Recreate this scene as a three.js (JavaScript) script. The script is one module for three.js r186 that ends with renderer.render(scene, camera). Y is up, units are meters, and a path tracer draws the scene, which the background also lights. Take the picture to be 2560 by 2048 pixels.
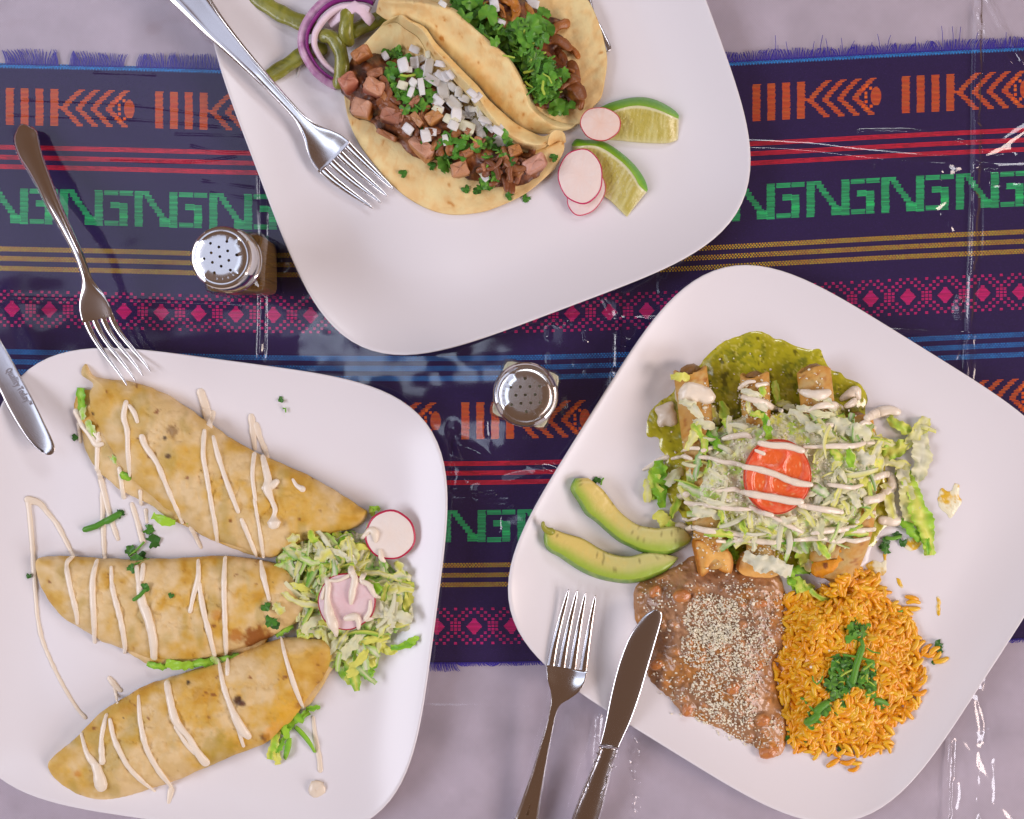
import * as THREE from 'three';
import { mergeGeometries, mergeVertices, toCreasedNormals } from 'three/addons/utils/BufferGeometryUtils.js';
import { RectAreaLightUniformsLib } from 'three/addons/lights/RectAreaLightUniformsLib.js';
import { Brush, Evaluator, SUBTRACTION } from 'three-bvh-csg';
import { TextGeometry } from 'three/addons/geometries/TextGeometry.js';
import { FontLoader } from 'three/addons/loaders/FontLoader.js';

// ---------------------------------------------------------------- camera, light, exposure
const scene = new THREE.Scene();
const EYE = new THREE.Vector3(0.010, 0.650, -0.020), WIDE = 0.70;     // 0.70 m of table across the frame
const camera = new THREE.PerspectiveCamera(2 * Math.atan(WIDE * 0.8 / 2 / EYE.length()) * 180 / Math.PI, 1.25, 0.05, 12);
camera.position.copy(EYE); camera.up.set(0, 0, -1); camera.lookAt(0, 0, 0);

const renderer = new THREE.WebGLRenderer({ antialias: true });
renderer.setSize(1024, 819);
renderer.toneMapping = THREE.LinearToneMapping;
renderer.toneMappingExposure = 1.40;
renderer.shadowMap.enabled = true;
RectAreaLightUniformsLib.init();
scene.background = new THREE.Color().setRGB(0.110, 0.060, 0.036);      // the dim warm room round the table

const used = new Map();
function panel(name, label, pos, at, w, h, rgb, power, glow) {         // a glowing panel and the area light just in front of it
  const g = new THREE.Mesh(new THREE.BoxGeometry(w, h, 0.01), new THREE.MeshStandardMaterial({ color: 0x888888, emissive: new THREE.Color(...rgb), emissiveIntensity: glow }));
  g.name = numbered(name); g.userData = { label, category: 'lamp' };
  g.position.set(...pos); g.lookAt(...at); scene.add(g);
  const l = new THREE.RectAreaLight(new THREE.Color(...rgb), power, w, h);
  l.name = name + '_glow';
  const d = new THREE.Vector3(...at).sub(new THREE.Vector3(...pos)).normalize();
  l.position.set(...pos).addScaledVector(d, 0.02); l.lookAt(...at); scene.add(l);
}
panel('window_and_fill_light', 'tall bright window to the left of the table', [-1.78, 1.38, 0.22], [0, 0, 0], 1.60, 0.80, [0.88, 0.88, 1.0], 5.0, 0.4);
panel('window_and_fill_light', 'added bright fill panel beyond the near right corner of the table', [1.75, 0.95, 1.25], [0.1, 0, 0.1], 0.90, 0.70, [0.94, 0.92, 1.0], 6.0, 0.4);  // added fill light out of view, no window is known there
panel('window_and_fill_light', 'added narrow light panel beyond the far right corner of the table', [0.75, 1.50, -1.55], [0.2, 0, 0], 0.80, 0.40, [0.90, 0.92, 1.0], 5.5, 0.4);  // added out of view to raise glints on the plastic creases
panel('ceiling_light', 'wide dim cool ceiling panel up to the left of the table', [-0.80, 1.75, -0.62], [-0.80, 0, -0.62], 1.25, 0.92, [0.72, 0.80, 1.05], 0.55, 0.05);
panel('ceiling_light', 'small bright ceiling panel nearly above the table', [-0.30, 1.75, -0.12], [-0.30, 0, -0.12], 0.34, 0.26, [0.74, 0.86, 1.05], 1.9, 0.1);
panel('pendant_light', 'warm hanging lamp to the right of the table', [1.75, 1.25, 0.35], [0.1, 0, 0.1], 0.66, 0.66, [1.0, 0.80, 0.72], 9.5, 0.4);

// ---------------------------------------------------------------- helpers
const font = await new FontLoader().loadAsync('fonts/droid/droid_sans_bold.typeface.json');
let seed = 7;
const rnd = () => { seed = (seed + 0x6d2b79f5) | 0; let t = Math.imul(seed ^ (seed >>> 15), 1 | seed); t = (t + Math.imul(t ^ (t >>> 7), 61 | t)) ^ t; return ((t ^ (t >>> 14)) >>> 0) / 4294967296; };
const rr = (a, b) => a + (b - a) * rnd(), pick = (a) => a[Math.floor(rnd() * a.length)];
const clamp = (x, a = 0, b = 1) => Math.min(b, Math.max(a, x)), lerp = (a, b, t) => a + (b - a) * t, sm = (a, b, x) => { const t = clamp((x - a) / (b - a)); return t * t * (3 - 2 * t); };
const hash = (x, y) => { let h = Math.imul(x | 0, 374761393) + Math.imul(y | 0, 668265263); h = Math.imul(h ^ (h >>> 13), 1274126177); return ((h ^ (h >>> 16)) >>> 0) / 4294967296; };
function noise(x, y) { const ix = Math.floor(x), iy = Math.floor(y), fx = x - ix, fy = y - iy, a = fx * fx * (3 - 2 * fx), b = fy * fy * (3 - 2 * fy); return lerp(lerp(hash(ix, iy), hash(ix + 1, iy), a), lerp(hash(ix, iy + 1), hash(ix + 1, iy + 1), a), b); }
function fbm(x, y, n = 4) { let s = 0, a = 0.5, t = 0; for (let i = 0; i < n; i++) { s += a * noise(x, y); t += a; x = x * 2.03 + 17.1; y = y * 2.03 + 9.7; a *= 0.5; } return s / t; }
const lin = (hex, k = 1) => { const c = new THREE.Color(hex); return [c.r * k, c.g * k, c.b * k]; };
const K = 1.42;                                                          // light on the table: photo colour -> base colour
const al = (hex, k = K) => lin(hex, k).map((x) => Math.min(0.86, x));
const mix3 = (a, b, t) => [lerp(a[0], b[0], t), lerp(a[1], b[1], t), lerp(a[2], b[2], t)];

// a point of the table scene at height h, from where it is seen in the photograph (2560 x 2048)
const fw = EYE.clone().negate().normalize(), rt = new THREE.Vector3().crossVectors(fw, new THREE.Vector3(0, 0, -1)).normalize(), upv = new THREE.Vector3().crossVectors(rt, fw), FP = 2560 / WIDE * EYE.length();
function P(u, v, h = 0) {
  const d = fw.clone().addScaledVector(rt, (u - 1280) / FP).addScaledVector(upv, -(v - 1024) / FP);
  return EYE.clone().addScaledVector(d, (h - EYE.y) / d.y);
}
const MPP = WIDE / 2560;                                                 // metres per photo pixel on the table
const FR = { D: [0, 0, 1.18738], S: [0, 0, 1], E: [1560, 800, 0.37106], A: [560, 0, 0.3154], B: [840, 0, 0.33395], L: [640, 1240, 0.37094], R: [1560, 1380, 0.38961], K: [1260, 1440, 0.35235], N: [0, 800, 0.2086], G: [400, 0, 0.313], M: [1400, 220, 0.1971], U: [440, 540, 0.13915], V: [1200, 870, 0.12752] };
for (let i = 0; i < 4; i++) for (let j = 0; j < 4; j++) FR['T' + i + j] = [640 * i, 512 * j, 0.29685];
const px = (f, x, y) => [FR[f][0] + x * FR[f][2], FR[f][1] + y * FR[f][2]];
const pl = (f, s) => s.trim().split(/\s+/).map((q) => { const a = q.split(',').map(Number), p = px(f, a[0], a[1]); for (let i = 2; i < a.length; i++) p.push(a[i]); return p; });

function spline(pts, step, closed) {                                     // Catmull-Rom through points of any dimension, resampled
  const n = pts.length, out = [], m = closed ? n : n - 1, at = (i) => closed ? pts[(i + n) % n] : pts[clamp(i, 0, n - 1)];
  for (let i = 0; i < m; i++) {
    const a = at(i - 1), b = at(i), c = at(i + 1), d = at(i + 2), k = Math.max(1, Math.round(Math.hypot(c[0] - b[0], c[1] - b[1]) / step));
    for (let j = 0; j < k; j++) { const t = j / k; out.push(b.map((_, q) => 0.5 * (2 * b[q] + (c[q] - a[q]) * t + (2 * a[q] - 5 * b[q] + 4 * c[q] - d[q]) * t * t + (3 * b[q] - a[q] - 3 * c[q] + d[q]) * t * t * t))); }
  }
  if (!closed) out.push(pts[n - 1].slice());
  return out;
}
function rough(poly, amp, freq, s = 0) {                                 // uneven outline
  return poly.map(([x, y], i) => { const n = poly[(i + 1) % poly.length], p = poly[(i + poly.length - 1) % poly.length], l = Math.hypot(n[0] - p[0], n[1] - p[1]) || 1, k = (fbm(x * freq + s, y * freq - s, 3) - 0.5) * 2 * amp; return [x + (n[1] - p[1]) / l * k, y - (n[0] - p[0]) / l * k]; });
}
function geo(pos, idx, col, uv) {
  const g = new THREE.BufferGeometry();
  g.setAttribute('position', new THREE.Float32BufferAttribute(pos, 3));
  if (!uv) { uv = new Float32Array(pos.length / 3 * 2); for (let i = 0; i < uv.length / 2; i++) { uv[2 * i] = pos[3 * i]; uv[2 * i + 1] = pos[3 * i + 2]; } }
  g.setAttribute('uv', new THREE.Float32BufferAttribute(uv, 2));
  if (col) g.setAttribute('color', new THREE.Float32BufferAttribute(col, 3));
  g.setIndex(idx); g.computeVertexNormals();
  return g;
}
const inside = (poly, x, y) => { let c = false; for (let i = 0, j = poly.length - 1; i < poly.length; j = i++) { const a = poly[i], b = poly[j]; if ((a[1] > y) !== (b[1] > y) && x < (b[0] - a[0]) * (y - a[1]) / (b[1] - a[1]) + a[0]) c = !c; } return c; };
function near(poly, x, y) { let best = 1e18, bx = 0, by = 0; for (let i = 0, j = poly.length - 1; i < poly.length; j = i++) { const a = poly[j], b = poly[i], dx = b[0] - a[0], dy = b[1] - a[1], t = clamp(((x - a[0]) * dx + (y - a[1]) * dy) / (dx * dx + dy * dy || 1)), qx = a[0] + dx * t, qy = a[1] + dy * t, d = (x - qx) ** 2 + (y - qy) ** 2; if (d < best) { best = d; bx = qx; by = qy; } } return [Math.sqrt(best), bx, by]; }

const fields = [];                                                       // the tops of what has been laid so far
function topAt(u, v) {
  let h = plateTop(u, v);
  for (const f of fields) {
    const x = (u - f.x0) / f.c, y = (v - f.y0) / f.c, i = Math.round(x), j = Math.round(y);
    if (i < 0 || j < 0 || i >= f.nx || j >= f.ny) continue;
    const q = f.h[j * f.nx + i];
    if (q > h) h = q;
  }
  return h;
}
// a solid lying on the table or a plate: outline in photo pixels, top(u, v, distance to the edge) and floor height
function mound(poly, { cell = 5, top, floor, color, keep = true }) {
  let x0 = 1e9, y0 = 1e9, x1 = -1e9, y1 = -1e9;
  for (const [x, y] of poly) { x0 = Math.min(x0, x); y0 = Math.min(y0, y); x1 = Math.max(x1, x); y1 = Math.max(y1, y); }
  x0 -= cell * 1.5; y0 -= cell * 1.5;
  const nx = Math.ceil((x1 - x0) / cell) + 3, ny = Math.ceil((y1 - y0) / cell) + 3, id = new Int32Array(nx * ny).fill(-1), hs = new Float32Array(nx * ny).fill(-1), isIn = new Uint8Array(nx * ny);
  const pos = [], idx = [], col = [], pix = [];
  for (let j = 0; j < ny; j++) for (let i = 0; i < nx; i++) isIn[j * nx + i] = inside(poly, x0 + i * cell, y0 + j * cell) ? 1 : 0;
  const vert = (i, j) => {
    const k = j * nx + i;
    if (id[k] >= 0) return id[k];
    let u = x0 + i * cell, v = y0 + j * cell, d = 0;
    const q = near(poly, u, v);
    if (isIn[k]) d = q[0]; else { u = q[1]; v = q[2]; }
    const h = top(u, v, d), p = P(u, v, h);
    id[k] = pos.length / 3; hs[k] = h; pos.push(p.x, p.y, p.z); pix.push([u, v]);
    if (color) col.push(...color(u, v, d, h));
    return id[k];
  };
  const edge = new Map(), tri = (a, b, c) => { if (a === b || b === c || a === c) return; idx.push(a, b, c); for (const [p, q] of [[a, b], [b, c], [c, a]]) { const r = q * 1e6 + p; if (edge.has(r)) edge.delete(r); else edge.set(p * 1e6 + q, [p, q]); } };
  for (let j = 0; j < ny - 1; j++) for (let i = 0; i < nx - 1; i++) {
    const k = j * nx + i, n = isIn[k] + isIn[k + 1] + isIn[k + nx] + isIn[k + nx + 1];
    if (!n) continue;
    const a = [[i, j], [i, j + 1], [i + 1, j + 1], [i + 1, j]], ins = a.map(([x, y]) => isIn[y * nx + x]);
    if (n === 1) { const s = ins.indexOf(1), t = [0, 1, 3].map((o) => a[(s + o) % 4]); tri(...t.map(([x, y]) => vert(x, y))); continue; }
    const w = a.map(([x, y]) => vert(x, y));
    if (ins[0] && ins[2] || !(ins[1] && ins[3])) { tri(w[0], w[1], w[2]); tri(w[0], w[2], w[3]); } else { tri(w[0], w[1], w[3]); tri(w[1], w[2], w[3]); }
  }
  const low = new Map(), lowOf = (a) => { if (!low.has(a)) { const y = Math.min(pos[3 * a + 1], typeof floor === 'function' ? floor(...pix[a]) : floor); low.set(a, pos.length / 3); pos.push(pos[3 * a], y, pos[3 * a + 2]); if (color) col.push(col[3 * a], col[3 * a + 1], col[3 * a + 2]); } return low.get(a); };
  for (const [p, q] of edge.values()) { const a = lowOf(p), b = lowOf(q); idx.push(q, p, a, q, a, b); }
  if (keep) fields.push({ x0, y0, c: cell, nx, ny, h: hs });
  return geo(pos, idx, color && col);
}
// a skin through rings of points
function skin(rings, { closed = true, caps = true, col } = {}) {
  const m = rings[0].length, pos = [], idx = [], c = [];
  rings.forEach((r, i) => r.forEach((p, j) => { pos.push(p.x, p.y, p.z); if (col) c.push(...col(i, j, p)); }));
  for (let i = 0; i < rings.length - 1; i++) for (let j = 0; j < (closed ? m : m - 1); j++) { const a = i * m + j, b = i * m + (j + 1) % m, d = a + m, e = b + m; idx.push(a, d, b, b, d, e); }
  if (caps) for (const i of [0, rings.length - 1]) {
    const s = pos.length / 3, q = rings[i].reduce((t, p) => t.add(p), new THREE.Vector3()).multiplyScalar(1 / m);
    pos.push(q.x, q.y, q.z); if (col) c.push(...col(i, 0, q));
    for (let j = 0; j < m; j++) { const a = i * m + j, b = i * m + (j + 1) % m; i ? idx.push(a, s, b) : idx.push(a, b, s); }
  }
  return geo(pos, idx, col && c);
}
const Y = new THREE.Vector3(0, 1, 0);
// a rod of oval section along 3-D points: half widths w[], half heights t[], turn about its axis
function rod(pts, w, t, { n = 8, roll = 0, round = true, cup = 0, col } = {}) {
  let P3 = pts, W = w, T = t;
  if (round) {
    const a = pts[0].clone().sub(pts[1]).normalize(), b = pts[pts.length - 1].clone().sub(pts[pts.length - 2]).normalize(), L = pts.length - 1;
    P3 = [pts[0].clone().addScaledVector(a, W[0] * 0.95), pts[0].clone().addScaledVector(a, W[0] * 0.7), ...pts, pts[L].clone().addScaledVector(b, W[L] * 0.7), pts[L].clone().addScaledVector(b, W[L] * 0.95)];
    W = [w[0] * 0.3, w[0] * 0.72, ...w, w[L] * 0.72, w[L] * 0.3]; T = [t[0] * 0.3, t[0] * 0.72, ...t, t[L] * 0.72, t[L] * 0.3];
  }
  const rings = P3.map((p, i) => {
    const d = P3[Math.min(P3.length - 1, i + 1)].clone().sub(P3[Math.max(0, i - 1)]).normalize(), s = new THREE.Vector3().crossVectors(d, Y);
    if (s.lengthSq() < 1e-8) s.set(1, 0, 0);
    s.normalize();
    const o = new THREE.Vector3().crossVectors(s, d).normalize(), r = typeof roll === 'function' ? roll(i / (P3.length - 1)) : roll;
    if (r) { s.applyAxisAngle(d, r); o.applyAxisAngle(d, r); }
    return Array.from({ length: n }, (_, j) => { const a = j / n * 2 * Math.PI, x = Math.cos(a), y = Math.sin(a); return p.clone().addScaledVector(s, x * W[i]).addScaledVector(o, y * T[i] + cup * W[i] * (x * x - 0.5)); });
  });
  return skin(rings, { col: col && ((i, j, p) => col(i / (P3.length - 1), j / n, p)) });
}
// a superellipsoid lump
function lump(sx, sy, sz, e = 1, bump = 0, s = 0, nu = 12, nv = 8, col) {
  const rings = [], f = (x) => Math.sign(x) * Math.abs(x) ** e;
  for (let i = 0; i <= nv; i++) {
    const b = lerp(-0.499, 0.499, i / nv) * Math.PI;
    rings.push(Array.from({ length: nu }, (_, j) => { const a = j / nu * 2 * Math.PI + 0.39, k = 1 + bump * (noise(Math.cos(a) * 2.2 + s, Math.sin(a) * 2.2 + b * 2 + s * 1.7) - 0.5) * 2; return new THREE.Vector3(f(Math.cos(b)) * f(Math.cos(a)) * sx * k, f(Math.sin(b)) * sy * k, f(Math.cos(b)) * f(Math.sin(a)) * sz * k); }));
  }
  return skin(rings, { col: col && ((i, j, p) => col(p)) });
}

function numbered(n) { const k = used.get(n) || 0; used.set(n, k + 1); return k ? n + '_' + String(k).padStart(3, '0') : n; }
function mesh(name, g, m, parent = scene) {
  const o = new THREE.Mesh(g, m); o.castShadow = o.receiveShadow = true;
  o.name = numbered(name);
  parent.add(o); return o;
}
function tag(o, label, category, group, kind) { o.userData = { label, category }; if (group) o.userData.group = group; if (kind) o.userData.kind = kind; return o; }
function thing(name, label, category, at, group, kind) {                 // a Group at the thing's base; children keep world shapes by an offset
  const o = new THREE.Group(); o.name = numbered(name); scene.add(o); tag(o, label, category, group, kind);
  if (at) o.position.copy(at);
  o.put = (n, g, m) => { const c = mesh(n, g, m, o); if (at) c.position.copy(at).negate(); return c; };
  return o;
}
const partLabel = (o, label) => { o.userData.label = label; return o; };

// ---------------------------------------------------------------- textures
function dataTex(w, h, f, { srgb, repeat, float } = {}) {
  const d = new Uint8Array(w * h * 4);
  for (let y = 0; y < h; y++) for (let x = 0; x < w; x++) { const c = f(x, y); const o = (y * w + x) * 4; if (typeof c === 'number') d[o] = d[o + 1] = d[o + 2] = clamp(c) * 255; else { d[o] = c[0]; d[o + 1] = c[1]; d[o + 2] = c[2]; } d[o + 3] = 255; }
  const t = new THREE.DataTexture(d, w, h); t.magFilter = THREE.LinearFilter; t.minFilter = THREE.LinearMipmapLinearFilter;
  t.wrapS = t.wrapT = THREE.RepeatWrapping; if (srgb) t.colorSpace = THREE.SRGBColorSpace; if (repeat) t.repeat.set(...repeat); t.needsUpdate = true; return t;
}
const tnoise = (x, y, p) => { const w = (a) => ((a % p) + p) % p, ix = Math.floor(x), iy = Math.floor(y), fx = x - ix, fy = y - iy, a = fx * fx * (3 - 2 * fx), b = fy * fy * (3 - 2 * fy); return lerp(lerp(hash(w(ix), w(iy)), hash(w(ix + 1), w(iy)), a), lerp(hash(w(ix), w(iy + 1)), hash(w(ix + 1), w(iy + 1)), a), b); };
const tfbm = (x, y, p, n) => { let s = 0, a = 0.5, t = 0; for (let i = 0; i < n; i++) { s += a * tnoise(x, y, p); t += a; x *= 2; y *= 2; p *= 2; a *= 0.55; } return s / t; };
const grainMap = dataTex(512, 512, (x, y) => tfbm(x / 64, y / 64, 8, 6), { repeat: [22, 22] });
const fineMap = dataTex(512, 512, (x, y) => tfbm(x / 16, y / 16, 32, 4), { repeat: [14, 14] });
const weaveMap = dataTex(256, 256, (x, y) => 0.5 + 0.22 * Math.sin(x / 256 * 2 * Math.PI * 32) * (Math.floor(y / 4) % 2 ? 1 : -1) + 0.2 * Math.sin(y / 256 * 2 * Math.PI * 32) + 0.18 * (hash(x, y) - 0.5), { repeat: [45, 45] });

const std = (o) => new THREE.MeshStandardMaterial(o), phy = (o) => new THREE.MeshPhysicalMaterial(o);
const col3 = (c) => new THREE.Color().setRGB(...c);
const M = {
  plate: phy({ color: col3([0.80, 0.778, 0.805]), roughness: 0.24 }),
  steel: std({ color: col3([0.72, 0.69, 0.69]), metalness: 1, roughness: 0.17 }),
  blade: std({ color: col3([0.66, 0.63, 0.64]), metalness: 1, roughness: 0.2 }),
  chrome: std({ color: col3([0.80, 0.78, 0.77]), metalness: 1, roughness: 0.10 }),
  lid: std({ color: col3([0.78, 0.77, 0.77]), metalness: 1, roughness: 0.19 }),
  dark: std({ color: 0x1c1411, roughness: 0.8 }),
  tortilla: phy({ vertexColors: true, roughness: 0.72, bumpMap: grainMap, bumpScale: 0.0007 }),
  fried: phy({ vertexColors: true, roughness: 0.6, bumpMap: grainMap, bumpScale: 0.0009 }),
  wet: phy({ vertexColors: true, roughness: 0.32, bumpMap: fineMap, bumpScale: 0.0004, clearcoat: 0.5, clearcoatRoughness: 0.2 }),
  cheesy: std({ vertexColors: true, roughness: 0.7, bumpMap: fineMap, bumpScale: 0.0003 }),
  sauce: phy({ vertexColors: true, roughness: 0.18, clearcoat: 0.8, clearcoatRoughness: 0.08 }),
  meat: phy({ vertexColors: true, roughness: 0.45, bumpMap: fineMap, bumpScale: 0.0005, clearcoat: 0.2, clearcoatRoughness: 0.3 }),
  cream: phy({ color: col3([0.90, 0.80, 0.645]), roughness: 0.34, clearcoat: 0.3, clearcoatRoughness: 0.25 }),
  creamThin: phy({ color: col3([0.82, 0.71, 0.56]), roughness: 0.34, clearcoat: 0.3, clearcoatRoughness: 0.25 }),
  leafy: phy({ vertexColors: true, roughness: 0.45, transmission: 0.22, thickness: 0 }),
  onion: phy({ color: col3(al('#e6ded6')), roughness: 0.25, transmission: 0.12, thickness: 0, clearcoat: 0.4, clearcoatRoughness: 0.15 }),
  crumb: std({ color: col3([0.93, 0.89, 0.74]), roughness: 0.7 }),
  skinned: phy({ vertexColors: true, roughness: 0.4, bumpMap: fineMap, bumpScale: 0.00025, clearcoat: 0.2, clearcoatRoughness: 0.25 }),
};
M.leafy.roughness = 0.85; M.leafy.clearcoat = 0.35; M.leafy.clearcoatRoughness = 0.25; M.onion.roughness = 0.85;

// ---------------------------------------------------------------- plates
const PN = 4.27, PA = 0.1575, PLATES = [[-0.0211, -0.2145, -0.3578], [-0.2074, 0.1231, 0.1344], [0.1834, 0.0900, 0.5545]];
const plateProf = (s) => 0.0062 + 0.0145 * Math.pow(clamp((s - 0.70) / 0.30), 1.7);
function plateS(i, x, z) { const [cx, cz, th] = PLATES[i], c = Math.cos(th), s = Math.sin(th), X = Math.abs((x - cx) * c + (z - cz) * s) / PA, Z = Math.abs(-(x - cx) * s + (z - cz) * c) / PA; return (X ** PN + Z ** PN) ** (1 / PN); }
function plateTop(u, v) {
  for (let i = 0; i < 3; i++) { let h = 0.0062, s = 2; for (let k = 0; k < 3; k++) { const p = P(u, v, h); s = plateS(i, p.x, p.z); h = s < 1 ? plateProf(s) : 0.0207; } if (s < 1) return h; }
  return 0.0022;
}
{
  const seg = 160, rings = [], at = (s, y, out = 0) => Array.from({ length: seg }, (_, j) => { const a = -j / seg * 2 * Math.PI, c = Math.cos(a), q = Math.sin(a), k = (Math.abs(c) ** PN + Math.abs(q) ** PN) ** (-1 / PN); return new THREE.Vector3(c * k * (PA * s + out), y, q * k * (PA * s + out)); });
  for (let i = 1; i <= 40; i++) { const s = i / 40 * 0.985; rings.push(at(s, plateProf(s))); }
  rings.push(at(0.994, plateProf(0.994) + 0.0002), at(0.999, plateProf(0.995) - 0.0004), at(1, plateProf(0.995) - 0.0012), at(0.998, plateProf(0.995) - 0.0022), at(0.99, plateProf(0.98) - 0.0032));
  for (let i = 0; i < 12; i++) { const s = 0.97 - i / 12 * 0.29; rings.push(at(s, plateProf(s) - 0.0036)); }
  rings.push(at(0.66, 0.0026), at(0.64, 0.0024), at(0.62, 0.0030));
  const g = skin(rings), why = ['white rounded square plate at the top holding two tacos', 'white rounded square plate at lower left holding three quesadillas', 'white rounded square plate at right holding enchiladas, beans and rice'];
  PLATES.forEach(([x, z, th], i) => { const o = tag(mesh('plate', g, M.plate), why[i], 'plate', 'white rounded square plates'); o.position.set(x, 0, z); o.rotation.y = -th; });
}

// ---------------------------------------------------------------- tablecloth, woven runner, clear plastic cover
{
  const clothCol = dataTex(256, 256, (x, y) => { const w = (Math.floor(x / 2) + Math.floor(y / 2)) % 2 ? 0.97 : 1, n = 0.92 + 0.16 * tfbm(x / 64, y / 64, 4, 5); return [w * n * 203, w * n * 193, w * n * 207].map((q) => Math.min(255, q)); }, { srgb: true, repeat: [9, 9] });
  const m = phy({ map: clothCol, roughness: 0.85, bumpMap: weaveMap, bumpScale: 0.0004 });
  const g = new THREE.PlaneGeometry(2.2, 1.8, 1, 1).rotateX(-Math.PI / 2);
  for (let i = 0; i < 4; i++) g.attributes.uv.setXY(i, g.attributes.position.getX(i), g.attributes.position.getZ(i));
  const t = mesh('tablecloth', g, m); tag(t, 'plain pale lavender white tablecloth under the woven runner', 'tablecloth', undefined, 'structure');
}
const RP = 314.5, RL = 1250, sag = (x) => { const q = [[-150, -4], [0, 0], [270, 6], [540, 13], [900, 15], [1150, 12], [1400, 3], [1640, -10], [1900, -24], [2156, -36], [2300, -42]]; let i = 0; while (i < q.length - 2 && x > q[i + 1][0]) i++; const a = q[Math.max(0, i - 1)], b = q[i], c = q[i + 1], d = q[Math.min(q.length - 1, i + 2)], t = (x - b[0]) / (c[0] - b[0]), m1 = (c[1] - a[1]) / (c[0] - a[0]) * (c[0] - b[0]), m2 = (d[1] - b[1]) / (d[0] - b[0]) * (c[0] - b[0]); return (2 * t ** 3 - 3 * t * t + 1) * b[1] + (t ** 3 - 2 * t * t + t) * m1 + (-2 * t ** 3 + 3 * t * t) * c[1] + (t ** 3 - t * t) * m2; };
const runnerPx = (x, T) => [x * 1.18738, (133 + T + sag(x)) * 1.18738];
{
  // the pattern of one repeat (314.5 wide, 1250 tall, in photo units), stitched in the weave
  const W = 1024, Hh = 2048, cv = document.createElement('canvas'); cv.width = W; cv.height = Hh;
  const c = cv.getContext('2d'), kx = W / RP, ky = Hh / RL;
  c.fillStyle = '#260e52'; c.fillRect(0, 0, W, Hh);
  for (let i = 0; i < 26000; i++) { const s = rnd(); c.fillStyle = s < 0.5 ? 'rgba(18,8,48,0.4)' : 'rgba(74,50,124,0.28)'; c.fillRect(rnd() * W, rnd() * Hh, 2 + rnd() * 9, 1.6); }
  const rgb = (h, k) => { const q = new THREE.Color(h); return `rgb(${[q.r, q.g, q.b].map((x) => Math.round(255 * Math.min(1, (x <= 0.0031308 ? 12.92 * x : 1.055 * x ** (1 / 2.4) - 0.055) * k))).join(',')})`; };
  const stitch = (x, y, w, h, hex) => { for (const o of [-RP, 0, RP]) if (x + o < RP && x + o + w > 0) { c.fillStyle = rgb(hex, rr(1.10, 1.40)); c.fillRect((x + o) * kx + rr(-0.8, 0.8), y * ky, w * kx + rr(-1.4, 1.4), h * ky - 1.1); } };
  const block = (x, y, w, h, hex) => { for (let q = 0; q < h; q += 2.6) stitch(x + rr(-0.6, 0.6), y + q, w + rr(-0.8, 0.8), 2.6, hex); };
  const chain = (y, h, hex) => { for (const r of [0, 1, 2]) for (let x = 0; x < RP - 1; x += 6.29) { const z = r % 2 ? 3.1 : 0; stitch(x + z, y + r * h / 3, 3.5, h / 3, hex); } };
  const fish = (y0, hex, dx) => {
    for (let i = 0; i < 4; i++) block(dx + 12 + i * 31.3, y0, 16.5, 76, hex);
    block(dx + 122, y0 + 36, 12, 5, hex);
    for (let i = 0; i < 4; i++) for (let r = 0; r < 76; r += 3) { const a = Math.abs(r - 38) / 38, x = dx + 128 + i * 31.5 + Math.floor(a * 8) * 4.6; stitch(x, y0 + r, 14, 2.8, hex); }
    for (let r = -19; r < 20; r += 2.6) { const w = Math.sqrt(Math.max(20, 400 - r * r)) * 0.9; stitch(dx + 272 - w * 0.62, y0 + 38 + r, w * 1.24, 2.6, hex); }
    for (const [x, y] of [[250, -26], [243, -19], [258, -20], [250, 23], [243, 16], [259, 18], [248, -10], [248, 8], [248, -2]]) stitch(dx + x, y0 + 38 + y, 6, 7, hex);
  };
  const greek = (y0, hex, h, dx) => {
    const q = h / 72;
    for (const o of [0, 157.25]) {
      const X = dx + o;
      block(X + 42, y0, 17, 72 * q, hex); block(X + 62, y0, 30, 9 * q, hex); block(X + 94, y0, 28, 9 * q, hex);
      block(X + 62, y0 + 63 * q, 30, 9 * q, hex); block(X + 94, y0 + 48 * q, 17, 24 * q, hex); block(X + 94, y0 + 26 * q, 17, 30 * q, hex); block(X + 75, y0 + 24 * q, 20, 12 * q, hex);
      block(X + 126, y0, 17, 72 * q, hex); for (let r = 0; r < 64; r += 2.6) stitch(X + 142 + Math.floor(r / 7.2) * 5.2, y0 + r * q, 15, 2.6, hex); block(X + 178, y0 + 55 * q, 22, 17 * q, hex);
    }
  };
  const diamonds = (y0, hex, dx) => {
    for (let i = 0; i < 4; i++) { const X = dx + 25 + i * 78.6, Yc = y0 + 38; for (let r = -16; r <= 16; r += 2.6) { const w = Math.max(4, 17 - Math.abs(r) * 0.95); stitch(X - w, Yc + r, 2 * w, 2.6, hex); }
      for (let r = -36; r <= 36; r += 7.2) for (let k = -5; k <= 5; k++) { const x = X + k * 7.86, a = Math.abs(k) * 7.86 + Math.abs(r); const on = (Math.abs(a - 39.3) < 4.5 || Math.abs(a - 54) < 4.5 || Math.abs(Math.abs(k) * 7.86 - 39.3) + Math.abs(r) < 15 || a > 62 && (k + Math.round(r / 7.2)) % 2 === 0); if (on) { stitch(x - 3, Yc + r - 2.4, 6, 2.5, hex); stitch(x - 3, Yc + r + 0.4, 6, 2.5, hex); } } }
  };
  const OR = '#e8581c', RE = '#c2162c', GR = '#25a85e', YE = '#dca41c', PI = '#cf1462', BL = '#1f7cc4';
  chain(0, 9, BL); chain(4, 7, '#2a7cb8');
  fish(52, OR, 0); for (const y of [172, 193, 213]) { for (let r = 0; r < 10; r += 2.5) for (let x = 0; x < RP; x += 13) stitch(x + (r % 5) * 2, y + r, 13.4, 2.5, RE); }
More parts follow.
